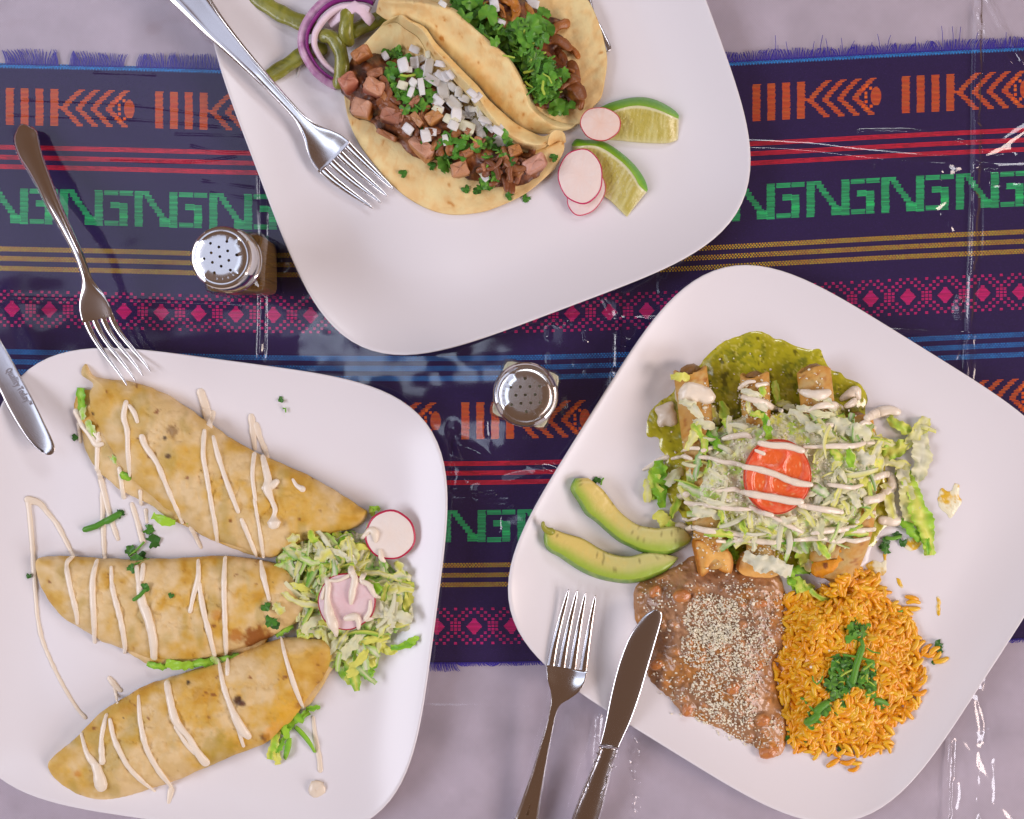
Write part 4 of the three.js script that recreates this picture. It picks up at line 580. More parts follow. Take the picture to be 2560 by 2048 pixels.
// a bent sheet through rows of points (x, y, height in mm), given thickness
function sheet(f, rows, thick, col, nU = 90, nV = 40, wave = 0.0006) {
  const R = rows.map((s) => { const q = spline(pl(f, s), 4); return Array.from({ length: nU + 1 }, (_, i) => { const x = i / nU * (q.length - 1), k = Math.min(q.length - 2, Math.floor(x)); return q[k].map((_, d) => lerp(q[k][d], q[k + 1][d], x - k)); }); });
  const grid = []; for (let i = 0; i <= nU; i++) { const c = spline(R.map((r) => r[i]), 6), o = []; for (let j = 0; j <= nV; j++) { const x = j / nV * (c.length - 1), k = Math.min(c.length - 2, Math.floor(x)); const q = c[k].map((_, d) => lerp(c[k][d], c[k + 1][d], x - k)); o.push(q); } grid.push(o); }
  const pos = [], cl = [], idx = [], W = nV + 1, put = (dn) => { for (let i = 0; i <= nU; i++) for (let j = 0; j <= nV; j++) { const [u, v, h] = grid[i][j], p = P(u, v, h / 1000 + wave * (fbm(u / 26, v / 26, 3) - 0.5) * 2); pos.push(p.x, p.y - dn, p.z); cl.push(...col(u, v)); } };
  put(0); put(thick);
  const N = (nU + 1) * W;
  for (let i = 0; i < nU; i++) for (let j = 0; j < nV; j++) { const a = i * W + j, b = a + 1, c = a + W, d = c + 1; idx.push(a, c, b, b, c, d, a + N, b + N, c + N, b + N, d + N, c + N); }
  const rim = []; for (let i = 0; i < nU; i++) rim.push([i * W, (i + 1) * W], [(i + 1) * W + nV, i * W + nV]); for (let j = 0; j < nV; j++) rim.push([j + 1, j], [nU * W + j, nU * W + j + 1]);
  for (const [a, b] of rim) idx.push(a, a + N, b, b, a + N, b + N);
  let x0 = 1e9, y0 = 1e9, x1 = -1e9, y1 = -1e9; for (const r of grid) for (const q of r) { x0 = Math.min(x0, q[0]); y0 = Math.min(y0, q[1]); x1 = Math.max(x1, q[0]); y1 = Math.max(y1, q[1]); }
  const c = 5, nx = Math.ceil((x1 - x0) / c) + 1, ny = Math.ceil((y1 - y0) / c) + 1, h = new Float32Array(nx * ny).fill(-1);
  for (const r of grid) for (const q of r) for (const [dx, dy] of [[0, 0], [1, 0], [-1, 0], [0, 1], [0, -1]]) { const i = Math.round((q[0] - x0) / c) + dx, j = Math.round((q[1] - y0) / c) + dy; if (i >= 0 && j >= 0 && i < nx && j < ny) h[j * nx + i] = Math.max(h[j * nx + i], q[2] / 1000); }
  fields.push({ x0, y0, c, nx, ny, h });
  const g = geo(pos, idx, cl);
  return g;
}
const MC = [al('#5c3018', 1.3), al('#7a451f', 1.3), al('#96602e', 1.3), al('#3c2014', 1.3), al('#b57a34', 1.3)];
const meatTop = (k0, k1, fr = 15) => (u, v, d) => k0 + (k1 - k0) * sm(0, 46, d) + 0.0052 * (fbm(u / fr, v / fr, 3) - 0.5) * sm(0, 14, d);
const meatCol = (s, w = 0) => (u, v) => { const n = fbm(u / 17 + s, v / 17, 4), m = fbm(u / 40, v / 40 + s, 3); let c = mix3(MC[3], MC[0], sm(0.3, 0.5, n)); c = mix3(c, MC[1], sm(0.45, 0.62, n)); c = mix3(c, MC[2 + (w ? 2 : 0)], sm(0.58, 0.74, n * 0.6 + m * 0.4 + w * 0.06)); return c; };
const strip = (o, x, y, l, w, a, hex, h = 0.002) => { const [u, v] = px('B', x, y), n = 5, pts = [], W = [], T = []; for (let i = 0; i <= n; i++) { const t = i / n - 0.5, b = a + t * 0.6; pts.push(P(u + Math.cos(b) * l * 0.334 * t, v + Math.sin(b) * l * 0.334 * t, topAt(u, v) + h + 0.0008 * Math.sin(t * 9 + x))); W.push(w * 0.334 / 2 * MPP * (0.7 + 0.5 * noise(i * 1.3 + x, y))); T.push(0.0013); } const c = al(hex, 1.3), c2 = MC[1]; o.put('meat_shred', rod(pts, W, T, { n: 7, roll: rr(-0.5, 0.5), col: (i, j, p) => mix3(c, c2, fbm(p.x * 700, p.z * 700 + x, 3)) }), M.meat); };
function lay(o, name, g, m, u, v, h, ry = 0, rx = 0, rz = 0) { const c = mesh(name, g, m, o), p = P(u, v, h); c.position.copy(p).sub(o.position); c.rotation.set(rx, ry, rz, 'YXZ'); return c; }
const onionMats = ['#e4dcd6', '#d9d2c8', '#d8d0b4', '#eae4de'].map((h) => { const m = M.onion.clone(); m.color.setRGB(...al(h)); return m; });
function onionBit(o, u, v, h, L, Wd, ang, cup = 0.3) {                   // a curved cut of onion
  const n = 5, pts = [], W = [], T = []; for (let i = 0; i <= n; i++) { const t = i / n - 0.5; const p = P(u + Math.cos(ang) * L * t, v + Math.sin(ang) * L * t, h + 0.0016 * cup * 3 * (0.25 - t * t)); pts.push(p); W.push(Wd / 2 * MPP * (1 - 0.25 * Math.abs(t))); T.push(Wd * 0.26 * MPP); }
  o.put('onion_piece', rod(pts, W, T, { n: 8, round: false, roll: rr(-0.4, 0.4), cup }), pick(onionMats));
}
function hamCube(o, f, x, y, w, h, ang, hh, tall, top, side) {
  const [u, v] = px(f, x, y), k = FR[f][2] * MPP * 0.88; const t = mix3(al(top, 1.3), al('#96623c', 1.2), 0.42), s = al(side, 1.2);
  const g = lump(w * k / 2, tall / 2, h * k / 2, 0.38, 0.17, x, 20, 12, (p) => { const up = sm(tall * 0.18, tall * 0.36, p.y), q = fbm(p.x * 600 + x, p.z * 600 + p.y * 500, 3); return mix3(mix3(s, al('#7a3e18'), sm(0.45, 0.7, q)), mix3(t, al('#b88468', 1.2), 0.5 * sm(0.4, 0.7, q)), up); });
  lay(o, 'ham_cube', g, M.meat, u, v, hh, ang, rr(-0.16, 0.16), rr(-0.16, 0.16));
}
function chopped(o, f, region, n, size, opt = {}) {                      // a tuft of chopped coriander
  for (let i = 0; i < n; i++) {
    const [u, v] = region(), h = topAt(u, v) + rr(0.0004, opt.up ?? 0.004), s = rr(size * 0.7, size * 1.5);
    if (rnd() < (opt.stalks ?? 0.18)) { const a = rr(0, 6.3), L = rr(14, 34); o.put('coriander_stalk', stem(u - Math.cos(a) * L / 2, v - Math.sin(a) * L / 2, u + Math.cos(a) * L / 2, v + Math.sin(a) * L / 2, h, h + rr(0, 0.003), rr(1.8, 3.4), pick([CIL[2], al('#a8c040', 1.3), CIL[1]])), M.leafy); } else o.put('coriander_leaf', cleaf(u, v, rr(0, 6.3), s, h, { tilt: rr(0, 0.8), dir: rr(0, 6.3), lobes: pick([2, 3, 4, 5]), c1: pick([CIL[0], CIL[1], CIL[1], CIL[3]]), c2: pick([CIL[1], CIL[2], CIL[2]]) }), M.leafy);
  }
}
{
  const o = thing('taco', 'front taco of diced ham and meat topped with white chopped onion', 'taco', P(1090, 330, 0.0065), 'soft corn tacos');
  const rimA = '360,165,30 460,118,34 545,160,40 650,232,42 735,368,43 830,462,44 940,585,44 1032,676,44 1105,790,42 1205,920,38 1275,990,34 1400,1058,29 1500,1086,26 1582,1076,24';
  const creaseA = '395,150,33 490,112,36 560,152,38 665,205,37 750,320,33 850,425,31 965,545,29 1060,640,27 1150,750,24 1270,860,21 1350,925,20 1460,985,18 1560,1020,17 1640,968,17';
  const footA = '330,200,24 440,165,26 520,215,27 620,285,26 700,420,24 790,520,22 900,640,20 990,740,19 1070,850,18 1165,975,17 1240,1040,16 1370,1110,15 1480,1130,14 1600,1090,15';
  const mid = '235,300,17 330,330,16 420,400,14 500,500,12 560,620,11 620,760,11 720,880,10.5 820,1000,10.5 930,1090,10.5 1050,1160,10.5 1180,1200,11 1330,1220,12 1500,1190,14 1690,1060,19';
  const low = '130,415,12 120,560,10 150,720,9.6 210,860,9.4 300,990,9.2 410,1110,9.2 530,1220,9 680,1320,9 830,1380,9 980,1410,9 1130,1410,9.4 1310,1370,10 1500,1290,12 1708,1120,18';
  const edge = '100,470,12 60,640,10.5 72,800,10 112,950,9.6 180,1090,9.4 290,1240,9 420,1385,8.8 550,1490,8.6 700,1568,8.6 850,1604,8.6 1010,1598,8.8 1170,1562,9.2 1420,1445,10.5 1640,1262,13';
  const tg = sheet('B', [edge, low, mid, footA], 0.0017, tacoColor(2), 110, 44);
  o.put('tortilla', tg, M.tortilla);
  partLabel(o.put('folded_half', sheet('B', [footA, rimA, creaseA].map((s) => s), 0.0016, tacoColor(4), 110, 26, 0.0005), M.tortilla), 'upturned half of the tortilla leaning over the filling');
  o.put('curled_corner', sheet('B', ['1582,1078,25 1588,1030,27 1610,992,28 1640,972,27 1690,978,25 1715,1010,22 1722,1060,19', '1600,1090,21 1605,1050,24 1625,1018,25 1650,1000,24 1680,1005,22 1695,1030,20 1700,1075,17', '1560,1110,15 1590,1100,15 1620,1090,15 1650,1080,15 1670,1085,15 1690,1100,14 1705,1130,13'], 0.0015, tacoColor(6), 30, 14, 0.0003), M.tortilla);
  const fill = rough(spline(pl('B', '70,620 130,420 260,370 400,400 560,380 700,440 800,560 920,690 1050,850 1150,980 1290,1060 1480,1120 1590,1150 1600,1240 1500,1330 1380,1390 1200,1390 1080,1360 950,1310 860,1260 760,1200 640,1190 540,1120 430,1040 340,1000 250,900 120,880 100,760 40,690'), 8, true), 9, 0.04, 2);
  o.put('meat_filling', mound(fill, { cell: 4, floor: 0.0095, top: meatTop(0.0125, 0.0250), color: meatCol(1) }), M.meat);
  for (const a of [[190, 410, 150, 90, 0.45, 0.026, 0.010, '#a8703c', '#8a5420'], [100, 620, 150, 130, 0.5, 0.024, 0.014, '#b06a5c', '#9c5040'], [290, 660, 165, 120, -0.45, 0.0265, 0.012, '#cf9a7c', '#a06050'], [200, 815, 150, 140, -0.25, 0.0225, 0.013, '#c49c86', '#a06018'], [420, 880, 180, 110, -0.3, 0.024, 0.010, '#8c5a50', '#5a3028'], [640, 1110, 230, 120, -0.75, 0.0205, 0.012, '#c89c84', '#ae7848'], [930, 1270, 150, 120, 0.2, 0.021, 0.011, '#bd8c66', '#a0663c'], [1490, 1230, 190, 110, 0.45, 0.0245, 0.010, '#cfa092', '#b07c68'], [1330, 1330, 110, 80, -0.3, 0.020, 0.008, '#a86e58', '#8a4c34'], [740, 880, 140, 100, 0.5, 0.027, 0.008, '#c08c4a', '#8a5a28'], [610, 900, 130, 60, -0.9, 0.0265, 0.007, '#b48858', '#7a4c28'], [1340, 1130, 110, 90, 0.3, 0.0255, 0.009, '#a8702c', '#7a4418'], [990, 1150, 100, 60, 0.5, 0.0255, 0.008, '#9c6434', '#6a3a18'], [380, 1010, 170, 50, -0.5, 0.0165, 0.006, '#8a5220', '#6a3a14'], [300, 560, 130, 80, 0.2, 0.0245, 0.009, '#7a4a30', '#5a301c']]) hamCube(o, 'B', ...a);
  for (let i = 0; i < 44; i++) { const r = within('B', '330,560 430,720 620,820 800,980 1100,1200 1360,1120 1480,1180 1300,1380 1000,1280 800,1150 560,1060 320,900'), [u, v] = r(), q = [(u - 840) / 0.33395, v / 0.33395]; strip(o, q[0], q[1], rr(90, 190), rr(34, 70), rr(0, 6), pick(['#7a4a2c', '#8c5a34', '#6a3c24', '#a06c3a', '#5a3422']), rr(0, 0.003)); }
  for (let i = 0; i < 12; i++) { const r = within('B', '420,820 760,960 1120,1280 1480,1250 1320,1120 900,860 560,760'); const [u, v] = r(); hamCube(o, 'S', u, v, rr(20, 38), rr(14, 26), rr(0, 6), topAt(u, v) + 0.0008, rr(0.004, 0.007), pick(['#8a5030', '#a86a3c', '#6a3a24']), '#5a301a'); }
  const g1 = within('B', '390,360 480,330 560,380 520,560 480,700 420,690 390,560'), g2 = within('B', '480,560 640,560 760,760 700,830 560,830 440,780 400,700'), g3 = within('B', '760,1100 900,980 1000,1040 940,1160 880,1260 800,1250'), g4 = within('B', '1040,1010 1200,960 1300,1060 1290,1240 1180,1260 1060,1230'), g5 = within('B', '1040,1440 1120,1340 1180,1280 1210,1300 1140,1400 1060,1450');
  chopped(o, 'B', g1, 18, 13); chopped(o, 'B', g2, 22, 14); chopped(o, 'B', g3, 26, 15); chopped(o, 'B', g4, 26, 15); chopped(o, 'B', g5, 12, 13);
  for (const [x, y] of [[500, 1300], [970, 1415], [1300, 1465], [1425, 1485], [715, 1240], [665, 1075], [620, 960], [1630, 1180]]) { const [u, v] = px('B', x, y); o.put('coriander_leaf', cleaf(u, v, rr(0, 6.3), 12, topAt(u, v) + 0.0008, { tilt: rr(0, 0.25), dir: rr(0, 6), lobes: 3, c1: CIL[0], c2: CIL[1] }), M.leafy); }
  for (const [x, y, l, w, a] of [[505, 490, 100, 72, 1.5], [592, 475, 92, 76, 1.5], [590, 370, 80, 56, 0.3], [500, 640, 84, 72, 0.3], [580, 620, 84, 60, 0.9], [560, 690, 90, 36, 1.7], [695, 500, 240, 60, 1.75], [640, 650, 160, 50, 1.2], [720, 600, 120, 60, 0.5], [800, 570, 110, 60, 0.2], [860, 560, 100, 50, 0.8], [800, 680, 160, 84, 1.4], [760, 760, 110, 80, 0.5], [860, 640, 120, 64, 1.0], [880, 780, 130, 90, 0.9], [960, 740, 110, 60, 0.6], [900, 860, 130, 70, 1.6], [860, 900, 110, 70, 0.7], [880, 940, 100, 70, 0.3], [970, 860, 120, 50, 0.2], [1040, 820, 110, 46, 0.1], [1080, 860, 110, 44, 0.9], [980, 950, 130, 70, 0.1], [1050, 940, 110, 60, 0.9], [1120, 900, 110, 54, 0.5], [1090, 1020, 140, 64, 1.45], [1230, 1060, 120, 84, 0.15], [1210, 980, 110, 44, 0.5], [540, 965, 100, 66, 0.5], [670, 1020, 100, 72, 1.3], [820, 1050, 90, 50, 1.2], [1090, 1290, 80, 54, 1.0], [920, 690, 100, 60, 1.5], [1020, 700, 90, 50, 0.9], [690, 410, 70, 40, 1.2], [780, 480, 80, 44, 0.4], [1160, 960, 90, 50, 1.1], [760, 820, 80, 50, 0.2], [370, 420, 80, 50, 0.9]]) { const [u, v] = px('B', x, y); if (x > 500 && y > 420) onionBit(o, u + rr(-14, 14), v + rr(-14, 14), topAt(u, v) + rr(0.0005, 0.003), rr(18, 30), rr(14, 24), rr(0, 3), rr(0.1, 0.6)); onionBit(o, u, v, topAt(u, v) + rr(0.003, 0.006), l * 0.334 * rr(0.7, 1.05), w * 0.334 * rr(0.85, 1.2), a + rr(-0.3, 0.3), rr(0.1, 0.8)); }
}
{
  const o = thing('taco', 'rear taco heaped with bright chopped coriander over orange brown meat', 'taco', P(1300, 150, 0.0065), 'soft corn tacos');
  const crease = '300,92,22 395,148,30 490,116,33 565,150,35 668,205,34 752,322,30 852,428,28 968,548,26 1064,642,24 1154,752,21 1274,862,18 1354,928,17 1464,985,15 1580,1000,13 1700,975,12';
  const midB = '310,40,30 420,60,36 540,60,39 650,110,41 790,180,41 900,290,40 1010,400,39 1120,520,37 1210,650,34 1290,770,29 1380,860,24 1460,925,20 1560,965,16 1640,975,13.5 1740,968,11.5';
  const rimB = '330,-20,34 450,0,41 600,10,45 740,28,46 860,66,47 950,140,47 1060,230,47 1160,315,46 1285,430,44 1390,615,40 1452,790,33 1530,872,26 1610,930,20 1700,958,15 1780,950,12';
  const footB = '400,-120,22 560,-60,22 700,0,22 820,40,22 930,90,22 1000,170,22 1100,260,22 1200,350,21 1320,450,20 1420,620,18 1490,790,16 1560,860,14 1640,900,12 1720,925,11 1800,930,10.5';
  const floorB = '700,-300,13 900,-200,12 1050,-120,11 1150,-40,11 1250,60,11 1330,160,11 1400,260,10.5 1460,360,10.5 1540,480,10.5 1610,600,10 1680,700,10 1730,780,10 1780,840,10 1820,880,10 1850,920,10';
  const outB = '1100,-520,15 1350,-430,15 1560,-320,14 1720,-200,13.5 1830,-80,13 1900,20,13 1960,150,12.5 2005,300,12.5 2030,450,12 2012,610,12 1985,730,12 1925,800,12 1905,870,11.5 1880,905,11 1855,925,10.5';
  o.put('folded_half', sheet('B', [crease, midB, rimB, footB], 0.0016, tacoColor(11), 120, 44, 0.0006), M.tortilla);
  o.put('tortilla', sheet('B', [footB, floorB, outB], 0.0017, tacoColor(14), 120, 40, 0.0011), M.tortilla);
  const fill = rough(spline(pl('B', '760,-120 850,60 960,150 1070,240 1180,330 1290,440 1390,620 1450,780 1540,830 1640,760 1720,720 1760,780 1860,770 1830,560 1720,500 1620,380 1700,300 1620,220 1690,150 1560,130 1500,40 1440,-60 1200,-200'), 8, true), 10, 0.04, 7);
  o.put('meat_filling', mound(fill, { cell: 4, floor: 0.010, top: meatTop(0.013, 0.030, 18), color: meatCol(5, 1) }), M.meat);
  for (const q of [[1350, 70, 180, 70, 1.5, '#c88420'], [1310, 20, 120, 60, 0.6, '#c07a1c'], [1640, 210, 170, 80, -0.7, '#a8682a'], [1660, 300, 170, 80, 0.3, '#8a5020'], [1770, 370, 120, 60, 0.6, '#b4681c'], [1700, 440, 150, 70, 1.2, '#7a461e'], [1800, 560, 160, 80, 1.4, '#8a5018'], [1780, 640, 170, 110, 0.6, '#70421a'], [1840, 720, 170, 46, 1.35, '#8a5420'], [1740, 600, 130, 70, -0.5, '#7a481c'], [1080, 60, 180, 20, 0.6, '#b07a3a'], [1180, 20, 160, 18, 0.2, '#c08838'], [1240, 60, 140, 22, 0.9, '#b87830'], [1230, 160, 120, 60, 0.4, '#a87c50'], [1440, 60, 120, 50, 0.9, '#c8943c'], [1600, 420, 160, 40, 0.9, '#6a3a1a'], [1740, 520, 120, 30, 0.2, '#a0642a']]) strip(o, ...q);
  const r1 = within('B', '850,-40 1000,-60 1080,20 1100,140 1020,160 940,110'), r2 = within('B', '1000,140 1200,120 1360,200 1330,360 1200,320 1080,230'), r3 = within('B', '1330,300 1420,140 1560,180 1600,240 1540,320 1620,460 1700,560 1660,680 1560,760 1460,700 1400,560 1290,420');
  chopped(o, 'B', r1, 40, 17, { up: 0.007 }); chopped(o, 'B', r2, 34, 16, { up: 0.005 }); chopped(o, 'B', r3, 150, 14, { up: 0.008, stalks: 0.26 });
  for (const [x, y, s] of [[1550, 100, 20], [1460, 210, 30], [1560, 220, 28], [1380, 210, 24], [1430, 290, 26], [1660, 800, 22], [1730, 800, 22], [1630, 830, 16], [960, 90, 24], [1140, 110, 26], [1500, 190, 26]]) { const [u, v] = px('B', x, y); o.put('coriander_leaf', cleaf(u, v, rr(0, 6.3), s, topAt(u, v) + 0.006 * (x < 1600 ? 1 : 0.4), { tilt: rr(0, 0.4), dir: rr(0, 6.3), lobes: 3, c1: CIL[1], c2: CIL[2] }), M.leafy); }
  for (const [x, y, l, w, a] of [[1185, 40, 100, 70, 1.4], [1470, 25, 100, 66, 0.3], [1330, 420, 150, 40, -1.2], [1130, 70, 60, 40, 0.6], [800, 30, 60, 40, 0.6], [1240, 165, 60, 40, 0.4]]) { const [u, v] = px('B', x, y); onionBit(o, u, v, topAt(u, v) + 0.004, l * 0.334, w * 0.334, a); }
}
// pickled pepper strips: thick bent bars of olive flesh
function pepper(label, f, s, w, t, h0) {
  const q = spline(pl(f, s), 8), o = thing('pepper_strip', label, 'pepper strip', P(q[0][0], q[0][1], 0.0065), 'pickled green pepper strips'), k = FR[f][2] * MPP * 0.97;
  const c1 = al('#6e7226', 1.3), c2 = al('#868430', 1.3), c3 = al('#535a1c', 1.3);
  o.put('flesh', rod(q.map((p) => P(p[0], p[1], (p[2] ?? h0 * 1000) / 1000 + t)), q.map((p, i) => w * k * (1 - 0.06 * Math.sin(i * 0.9))), q.map(() => t), { n: 14, round: true, col: (i, j, p) => mix3(mix3(c1, c2, fbm(p.x * 240, p.z * 240, 3)), c3, sm(0.5, 0.75, fbm(p.x * 900 + 5, p.z * 900, 3)) * 0.7) }), M.wet);
  return o;
}
pepper('long olive pepper strip running in from the top edge to the onion ring', 'A', '190,-60 300,10 400,80 520,140 640,190 700,215', 66, 0.0028, 0.0075);
pepper('short olive pepper strip lying under the fork beside the onion ring', 'A', '330,625 430,560 540,490 640,420 760,390', 62, 0.0028, 0.0075);
pepper('glossy olive pepper strip hanging down inside the onion ring to the ham', 'A', '790,280,12 860,300,14 915,390,14 935,500,12 925,600,10 912,655,9', 58, 0.0034, 0.0085);
pepper('upright cut olive pepper piece at the top of the onion ring', 'A', '975,110,18 970,190,18 965,270,16 985,320,13', 56, 0.0036, 0.0145);
pepper('olive pepper strip behind the onion ring running under the front taco', 'A', '1020,250 1120,200 1220,150 1320,100', 62, 0.0030, 0.0095);
{
  const o = thing('onion_ring', 'cut red onion ring with purple skin lying over the pepper strips', 'onion ring', P(780, 150, 0.0065));
  const arc = spline(pl('A', '1190,20,21 1120,-10,22 1010,-18,22 900,-4,22 800,50,21 715,140,20 655,250,18 648,370,16 690,470,14 750,555,12 830,620,10.5 905,660,9.5'), 5), k = 0.3154 * MPP * 0.96, inn = (d) => arc.map((p, i) => { const a = arc[Math.max(0, i - 1)], b = arc[Math.min(arc.length - 1, i + 1)], l = Math.hypot(b[0] - a[0], b[1] - a[1]); return [p[0] + (b[1] - a[1]) / l * -d, p[1] - (b[0] - a[0]) / l * -d, p[2]]; });
  const pale = al('#cdb2c2', 1.25), pale2 = al('#dcc8d0', 1.25), pur = al('#6e1c68', 1.3), pur2 = al('#8c4480', 1.3);
  const band = (d, w, t, dh, c1, c2) => { const q = inn(d); return rod(q.map((p) => P(p[0], p[1], p[2] / 1000 + dh)), q.map((_, i) => w * k * lerp(1, 0.75, i / q.length)), q.map(() => t), { n: 10, round: false, col: (i, j, p) => mix3(c1, c2, fbm(p.x * 300, p.z * 300, 3)) }); };
  partLabel(o.put('outer_layer', band(8, 46, 0.0030, -0.001, pur2, pale), M.skinned), 'mauve outer layer');
  partLabel(o.put('purple_skin', band(-4, 13, 0.0034, 0.0002, pur, al('#84207c', 1.3)), M.skinned), 'thin dark purple line');
  partLabel(o.put('inner_layer', band(-22, 30, 0.0028, -0.0002, pale, pale2), M.skinned), 'pale inner layer');
  o.put('cut_end', rod([[830, 180, 16], [880, 140, 18], [960, 90, 23], [1040, 50, 24], [1100, 85, 23], [1150, 150, 20], [1175, 175, 18]].map(([x, y, h]) => P(...px('A', x, y), h / 1000)), [52, 56, 50, 46, 44, 42, 40].map((x) => x * k), [1, 1, 1, 1, 1, 1, 1].map(() => 0.0012), { n: 10, round: false, col: (i, j, p) => mix3(pale, pale2, fbm(p.x * 200, p.z * 200, 3)) }), M.skinned);
}
{ const o = thing('onion_sliver', 'thin pale onion sliver on the plate beside the short pepper strip', 'onion sliver', P(745, 175, 0.0065)); o.put('flesh', strand('A', '640,480,14 605,510,16 590,560,16 580,610,12', 10, { lift: 0.4 }), M.onion); }
// lime wedges: rind, pith line, flesh
function lime(label, f, outer, rind, inner, hs) {
  const o = thing('lime_wedge', label, 'lime wedge', P(...px(f, 900, 400), 0.0065), 'lime wedges'), n = 60;
  const res = (s) => { const q = spline(pl(f, s), 4); return Array.from({ length: n + 1 }, (_, i) => { const x = i / n * (q.length - 1), k = Math.min(q.length - 2, Math.floor(x)); return q[k].map((_, d) => lerp(q[k][d], q[k + 1][d], x - k)); }); };
  const A = res(outer), B = res(rind), C = res(inner), row = (a, b, t, h) => a.map((p, i) => P(lerp(p[0], b[i][0], t), lerp(p[1], b[i][1], t), h(i / n)));
  const env = (t) => Math.pow(Math.max(0, 1 - Math.abs(2 * t - 1) ** 3.2), 0.55), [hr, hi, ho] = hs;
  const g1 = al('#4f8f1c', 1.3), g2 = al('#84b01c', 1.3), g3 = al('#5c9440', 1.3);
  o.put('rind', skin([row(A, B, -0.04, () => 0.0066), row(A, B, 0, (t) => 0.0066 + ho * 0.4 * env(t)), row(A, B, 0.35, (t) => 0.0066 + ho * 0.8 * env(t)), row(A, B, 0.75, (t) => 0.0066 + lerp(ho, hr, 0.6) * env(t)), row(A, B, 1, (t) => 0.0066 + hr * env(t) + 0.0003)], { closed: false, caps: false, col: (i, j, p) => mix3(mix3(g1, i < 2 ? g3 : g1, 0.6), g2, sm(1.5, 4, i) * 0.9 + 0.3 * (fbm(p.x * 900, p.z * 900, 2) - 0.5)) }), M.skinned);
  const pith = al('#c8c49a', 1.25), pulp = al('#a89a3a', 1.2), pulp2 = al('#c4bd7c', 1.2);
  const rows = [0, 0.05, 0.1, 0.2, 0.35, 0.5, 0.65, 0.8, 0.92, 1].map((t) => row(B, C, t, (x) => 0.0066 + lerp(hr, hi, t) * Math.max(0.04, env(x)) - 0.0009 * sm(0.05, 0.2, t) * Math.sin(x * 3.1416)));
  o.put('flesh', skin(rows, { closed: false, caps: false, col: (i, j, p) => { const e = j / n; if (i < 2) return pith; const w = fbm(e * 46, i * 0.28, 3), a = Math.min(e, 1 - e); return mix3(mix3(mix3(pulp, pulp2, sm(0.3, 0.7, w) * 0.7 + 0.2), pith, sm(7, 9.5, i) * 0.8), pith, 1 - sm(0.01, 0.05, a)); } }), phy({ vertexColors: true, roughness: 0.3, bumpMap: fineMap, bumpScale: 0.0008, clearcoat: 0.4, clearcoatRoughness: 0.2 }));
  o.put('underside', skin([row(C, C, 0, (x) => 0.0066 + hi * Math.max(0.04, env(x))), row(C, A, 0.02, () => 0.0066)], { closed: false, caps: false, col: () => pulp2 }), M.skinned);
  return o;
}
lime('upper lime wedge lying on its side behind the smaller radish slice', 'M', '500,252 640,190 780,150 940,122 1090,124 1230,160 1370,230 1470,300 1512,352', '520,330 640,300 760,262 880,232 1010,224 1150,248 1280,290 1400,345 1506,392', '500,640 620,660 760,668 900,684 1040,696 1180,702 1320,704 1420,688 1500,650', [0.011, 0.003, 0.009]);
lime('lower lime wedge with pale flesh behind the larger radish slice', 'M', '150,712 210,650 330,662 470,664 600,706 760,810 900,930 1010,1060 1085,1190 1115,1290', '150,740 260,735 370,728 480,742 600,800 740,900 860,1010 950,1130 1010,1240 1100,1322', '200,1000 330,1160 470,1290 560,1370 650,1440 740,1530 800,1590 850,1635 860,1625 868,1610', [0.0105, 0.0015, 0.0085]);
radish('smaller oval radish slice leaning on the upper lime wedge', 'M', 512, 458, 258, 206, -0.15, 0.0175, '#b41838', '#c9ae9e', [0.10, 0.06], 0.045);
radish('larger round radish slice leaning on the lower lime wedge', 'M', 262, 1122, 282, 345, 0.10, 0.0165, '#b40c50', '#d0bab0', [0.05, 0.10], 0.05);
radish('radish slice mostly hidden under the larger radish slice', 'M', 330, 1330, 225, 300, -0.5, 0.0092, '#c02050', '#d6bcb8', [0.02, -0.02], 0.04);
